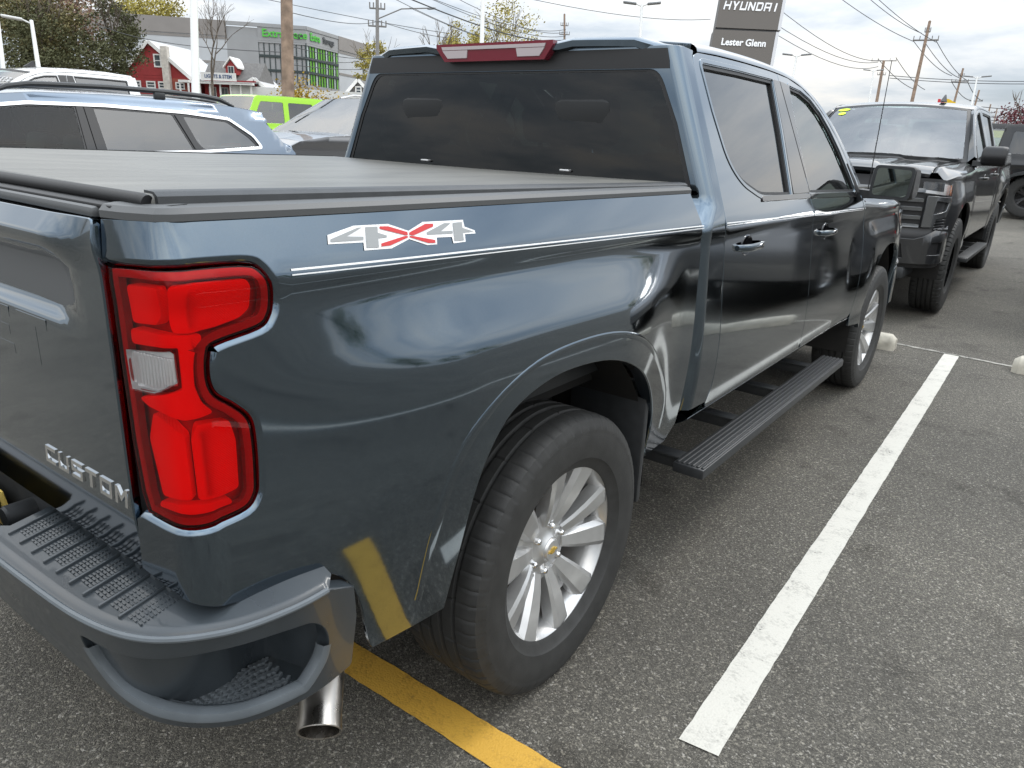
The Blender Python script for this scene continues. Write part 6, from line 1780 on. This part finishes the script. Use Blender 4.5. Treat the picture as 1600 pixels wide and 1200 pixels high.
# ------------------------------------------------------------------ poles, lamps, sign, wires
MT['pole_wood'] = M('weathered_pole_wood', (.235, .165, .12), .9, noise=.35, nscale=4, bump=.6, bscale=30); MT['pole_white'] = M('white_pole_paint', (.76, .76, .74), .45); MT['pole_grey'] = M('grey_pole', (.20, .19, .18), .7); MT['lamp_head'] = M('lamp_head_grey', (.30, .31, .32), .5); MT['wire'] = M('wire', (.03, .032, .035), .6)
MT['sign_brown'] = M('sign_taupe_panel', (.098, .084, .071), .45); MT['sign_edge'] = M('sign_silver_edge', (.45, .45, .46), .4, metal=.5)
UL = {'wooden': 'thick weathered wooden utility pole behind the lime green off-roader', 'thin': 'thin utility pole with two crossarms behind the cab corner', 'far': 'distant utility pole above the middle of the cab roof', 'lean': 'tall brown utility pole above the black pickup roof', 'tee': 'utility pole with wide top crossarm left of the tall brown pole', 'r2': 'utility pole just right of the tall brown pole', 'r3': 'utility pole behind the twin lot lamp at right', 'r4': 'small far utility pole, third from the right edge', 'r5': 'small far utility pole, second from the right edge', 'r6': 'faint farthest utility pole nearest the right edge'}
def ground_end(t_, b_):
    """extend the pole line from top t_ through b_ to the ground"""
    t_, b_ = Vector(t_), Vector(b_); d = (b_ - t_)
    for k in np.linspace(1, 12, 400):
        p = t_ + d * k
        if p.z <= gz(p.x, p.y): return p
    return t_ + d * 12
def side_dir(p):
    v = Vector((p[0] - 1.94, p[1] + 1.58, 0)).normalized(); return Vector((v.y, -v.x, 0))
for nm, t_, b_, rad_, arms in UPOLES:
    g0 = ground_end(t_, b_); top_ = Vector(t_)
    if nm == 'wooden': top_ = Vector(t_) + (Vector(t_) - Vector(b_)).normalized() * 4
    if nm == 'thin': top_ = top_ + Vector((0, 0, 2.5))
    root = empty('utility_pole', tuple(g0))
    b = MB(); b.tube([Vector((0, 0, -.2)), (top_ - g0) * .5, top_ - g0], [rad_, rad_ * .92, rad_ * .78], 14 if nm == 'wooden' else 8); b.build('pole', 'pole_wood' if nm != 'thin' else 'pole_grey', root)
    for z, hw_ in arms:
        f_ = (z - g0.z) / (top_.z - g0.z); c = (top_ - g0) * f_; s_ = side_dir(g0)
        b = MB(); b.tube([c - s_ * hw_, c + s_ * hw_], .09 if hw_ > 1 else .07, 6); ao = b.build('crossarm', 'pole_grey', root)
        for k in (-1, -.5, .5, 1):
            b = MB(); b.tube([c + s_ * hw_ * k * .95, c + s_ * hw_ * k * .95 + Vector((0, 0, .45))], .05, 6); b.build('insulator', 'pole_grey', ao)
    if nm == 'thin':
        c = (top_ - g0) * .60; s_ = side_dir(g0); b = MB(); b.tube([c, c + s_ * 2.0 + Vector((0, 0, .9)), c + s_ * 4.2 + Vector((0, 0, 1.1))], .05, 6); la = b.build('lamp_arm', 'pole_grey', root)
        b = MB(); b.box(-.4, .4, -.15, .15, -.08, .08, .05, Matrix.Translation(c + s_ * 4.5 + Vector((0, 0, 1.1)))); b.build('street_lamp_head', 'lamp_head', la)
    tag(root, UL[nm], 'utility pole', 'wooden utility poles')
LLB = {'post302': 'thick white lot pole between the red house and red shop', 'p50': 'white lot lamp pole above the white pickup roof', 'p0': 'white lot lamp pole at the left edge of the photo', 'p755': 'slim white pole behind the high stop lamp', 'p1003': 'twin headed white lot lamp left of the dealership sign', 'p1243': 'twin headed lot lamp right of the dealership sign', 'p1362': 'white lot lamp behind the aerial mast of the truck', 'p1525': 'twin headed white lot lamp above the right mirror of the black pickup'}
for nm, t_, b_, rad_ in LPOLES:
    g0 = ground_end(t_, b_); top_ = Vector(t_)
    if nm in ('post302', 'p755'): top_ = top_ + (Vector(t_) - Vector(b_)).normalized() * 3
    root = empty('lot_lamp', tuple(g0)); d = top_ - g0
    b = MB(); b.tube([(0, 0, 0), d * .5, d], [rad_, rad_ * .9, rad_ * .7], 12); b.build('pole', 'pole_white', root)
    b = MB(); b.tube([(0, 0, -.1), (0, 0, .55)], rad_ * 2.2, 14); b.build('pole_base', 'concrete', root)
    s_ = side_dir(g0)
    for sg in ((-1, 1) if nm not in ('p50', 'p0') else (-1,)):
        tilt = Matrix.Rotation(math.atan2(s_.y, s_.x), 4, 'Z')
        b = MB(); b.tube([d - Vector((0, 0, .15)), d + s_ * sg * .35], .04, 6); ar = b.build('lamp_arm', 'pole_white', root)
        b = MB(); b.box(-.42, .42, -.28, .28, -.05, .05, .04, Matrix.Translation(d + s_ * sg * .75 + Vector((0, 0, .04))) @ tilt @ Matrix.Rotation(-sg * .10, 4, 'Y')); b.build('lamp_head', 'lamp_head' if nm[0] == 'p' and nm not in ('p50', 'p0') else 'pole_white', ar)
    tag(root, LLB[nm], 'lot lamp', 'lot lamps on white poles')
def dealer_sign():
    A, B_, A2, B2 = [Vector(q) for q in SIGN]
    t = (B_ - A); t.z = 0; t.normalize(); up = ((A - A2).normalized() + (B_ - B2).normalized()).normalized()
    up = (up - t * up.dot(t) * .0).normalized()
    n_ = up.cross(t).normalized()
    W_ = (B_ - A).length; c = (A + B_) / 2
    base = ground_end(c, c - up * 2)
    root = empty('dealership_sign', tuple(base))
    o = c - up * 0 - base
    m = Matrix(((t.x, n_.x, up.x, o.x), (t.y, n_.y, up.y, o.y), (t.z, n_.z, up.z, o.z), (0, 0, 0, 1)))
    h = (c - base).length
    part('lower_panel', 'sign_brown', root, m, (-W_ / 2 + .02, W_ / 2 - .10, -.2, .2, -h + .1, -1.33)); part('upper_panel', 'sign_brown', root, m, (-W_ / 2 + .06, W_ / 2 - .06, -.21, .2, -1.25, 2.6))
    part('joint', 'black', root, m, (-W_ / 2 + .06, W_ / 2 - .12, -.17, .17, -1.33, -1.25)); part('side_edge', 'sign_edge', root, m, (W_ / 2 - .10, W_ / 2 + .02, -.22, .22, -h + .1, -1.33), (W_ / 2 - .06, W_ / 2 + .06, -.22, .22, -1.25, 2.6))
    block_letters('brand_letter', 'HYUNDAI', .34, .255, .315, lambda x, y, d: tuple(m @ Vector((x + .02, -.212 - d, -.37 + y))), 'white', root, .02, .12)
    lettering('dealer_letters', 'Lester Glenn', .36, lambda x, y, z: tuple(m @ Vector((x - .02, -.215 - z, -1.82 + y))), 'white', root, sxy=(.93, 1.05), ext=.012, offset=.010)
    b = MB(); b.lathe([(.26, -.02), (.33, 0), (.26, .02)], 32, 'y', True); b.v = [tuple(m @ Vector((x * 1.7, y - .24, z + .55))) for x, y, z in b.v]; b.build('brand_emblem', 'alloy', root)
    tag(root, 'tall taupe dealership sign reading HYUNDAI Lester Glenn', 'sign')
dealer_sign()
for i, (a, c, sag) in enumerate(WIRES):
    a, c = Vector(a), Vector(c); d = c - a
    far_ = max(a.length, c.length)
    r0, r1 = max(.012, a.length * .00036), max(.012, c.length * .00036)
    if i in (8,): r0 *= 2.2; r1 *= 2.2
    pts = [a + d * t - Vector((0, 0, sag * 4 * t * (1 - t) * d.length * .02)) for t in np.linspace(0, 1, 13)]
    b = MB(); b.tube(pts, [r0 + (r1 - r0) * k / 12 for k in range(13)], 5); o = b.build('overhead_wire', 'wire', None)
    px_ = 'over the left half of the scene' if i < 8 else 'above the cab roof' if i < 15 else 'over the right half of the scene'
    lo, n_ = (0, 8) if i < 8 else (8, 7) if i < 15 else (15, len(WIRES) - 15)
    rank = sorted(range(lo, lo + n_), key=lambda q: -(WIRES[q][0][2] - 1.54) / Vector(WIRES[q][0]).length - (WIRES[q][1][2] - 1.54) / Vector(WIRES[q][1]).length).index(i)
    ORD = ['topmost', 'second', 'third', 'fourth', 'fifth', 'sixth', 'seventh', 'eighth', 'ninth', 'tenth', 'eleventh', 'twelfth', 'thirteenth', 'fourteenth', 'fifteenth', 'sixteenth', 'seventeenth', 'eighteenth', 'nineteenth']
    tag(o, ('thick black' if i == 8 else 'dark') + ' overhead wire, ' + ORD[rank] + ' from the top ' + px_, 'wire', 'overhead wires ' + px_)
# dealership bunting at the far right
s_ = (Vector(BAN1) - Vector(BAN0)); ln = s_.length; m = frame((BAN0[0], BAN0[1], BAN0[2] - .22), s_)
MT['banner_yellow'] = M('yellow_banner', (.75, .55, .18), .6); MT['banner_blue'] = M('blue_banner', (.05, .25, .60), .6); MT['flag_red'] = M('red_cloth', (.62, .03, .04), .6); MT['flag_yellow'] = M('yellow_cloth', (.85, .55, .02), .6)
r_ = empty('banner_fence', BAN0); mi = Matrix.Translation((-BAN0[0], -BAN0[1], -BAN0[2])) @ m
part('yellow_banner', 'banner_yellow', r_, mi, (0, ln * .52, 0, .02, 0, .42)); part('blue_banner', 'banner_blue', r_, mi, (ln * .53, ln * 1.3, 0, .02, 0, .42)); [part('fence_post', 'pole_grey', r_, mi, (a, a + .06, .02, .08, -2.2, .45)) for a in (0, ln * .52, ln * 1.24)]
tag(r_, 'yellow and blue banners on posts behind the black off-roader', 'banner')
r_ = empty('flag_pole', (RFLAG[0], RFLAG[1], gz(RFLAG[0], RFLAG[1]))); hz = RFLAG[2] - gz(RFLAG[0], RFLAG[1])
b = MB(); b.tube([(0, 0, 0), (0, 0, hz - .15)], .03, 8); b.build('pole', 'pole_white', r_)
s_ = side_dir(RFLAG)
for mt, o_, w, h_ in (('flag_red', -.10, .26, .14), ('flag_yellow', .22, .42, .16)):
    b = MB(); rows = []
    for k in range(7):
        t = k / 6; c = s_ * (o_ + w * (t - .5)) + Vector((0, 0, hz - .05 - .10 * t + .03 * math.sin(t * 5)))
        rows.append([c + Vector((0, .012, -h_ * (.5 + .3 * math.sin(t * 3)))), c + Vector((0, .012, h_ * .4)), c + Vector((0, -.012, h_ * .4)), c + Vector((0, -.012, -h_ * (.5 + .3 * math.sin(t * 3))))])
    b.loft(rows, True, True); b.build('pennant', mt, r_)
tag(r_, 'red and yellow pennants fluttering above the black pickup roof', 'flag')
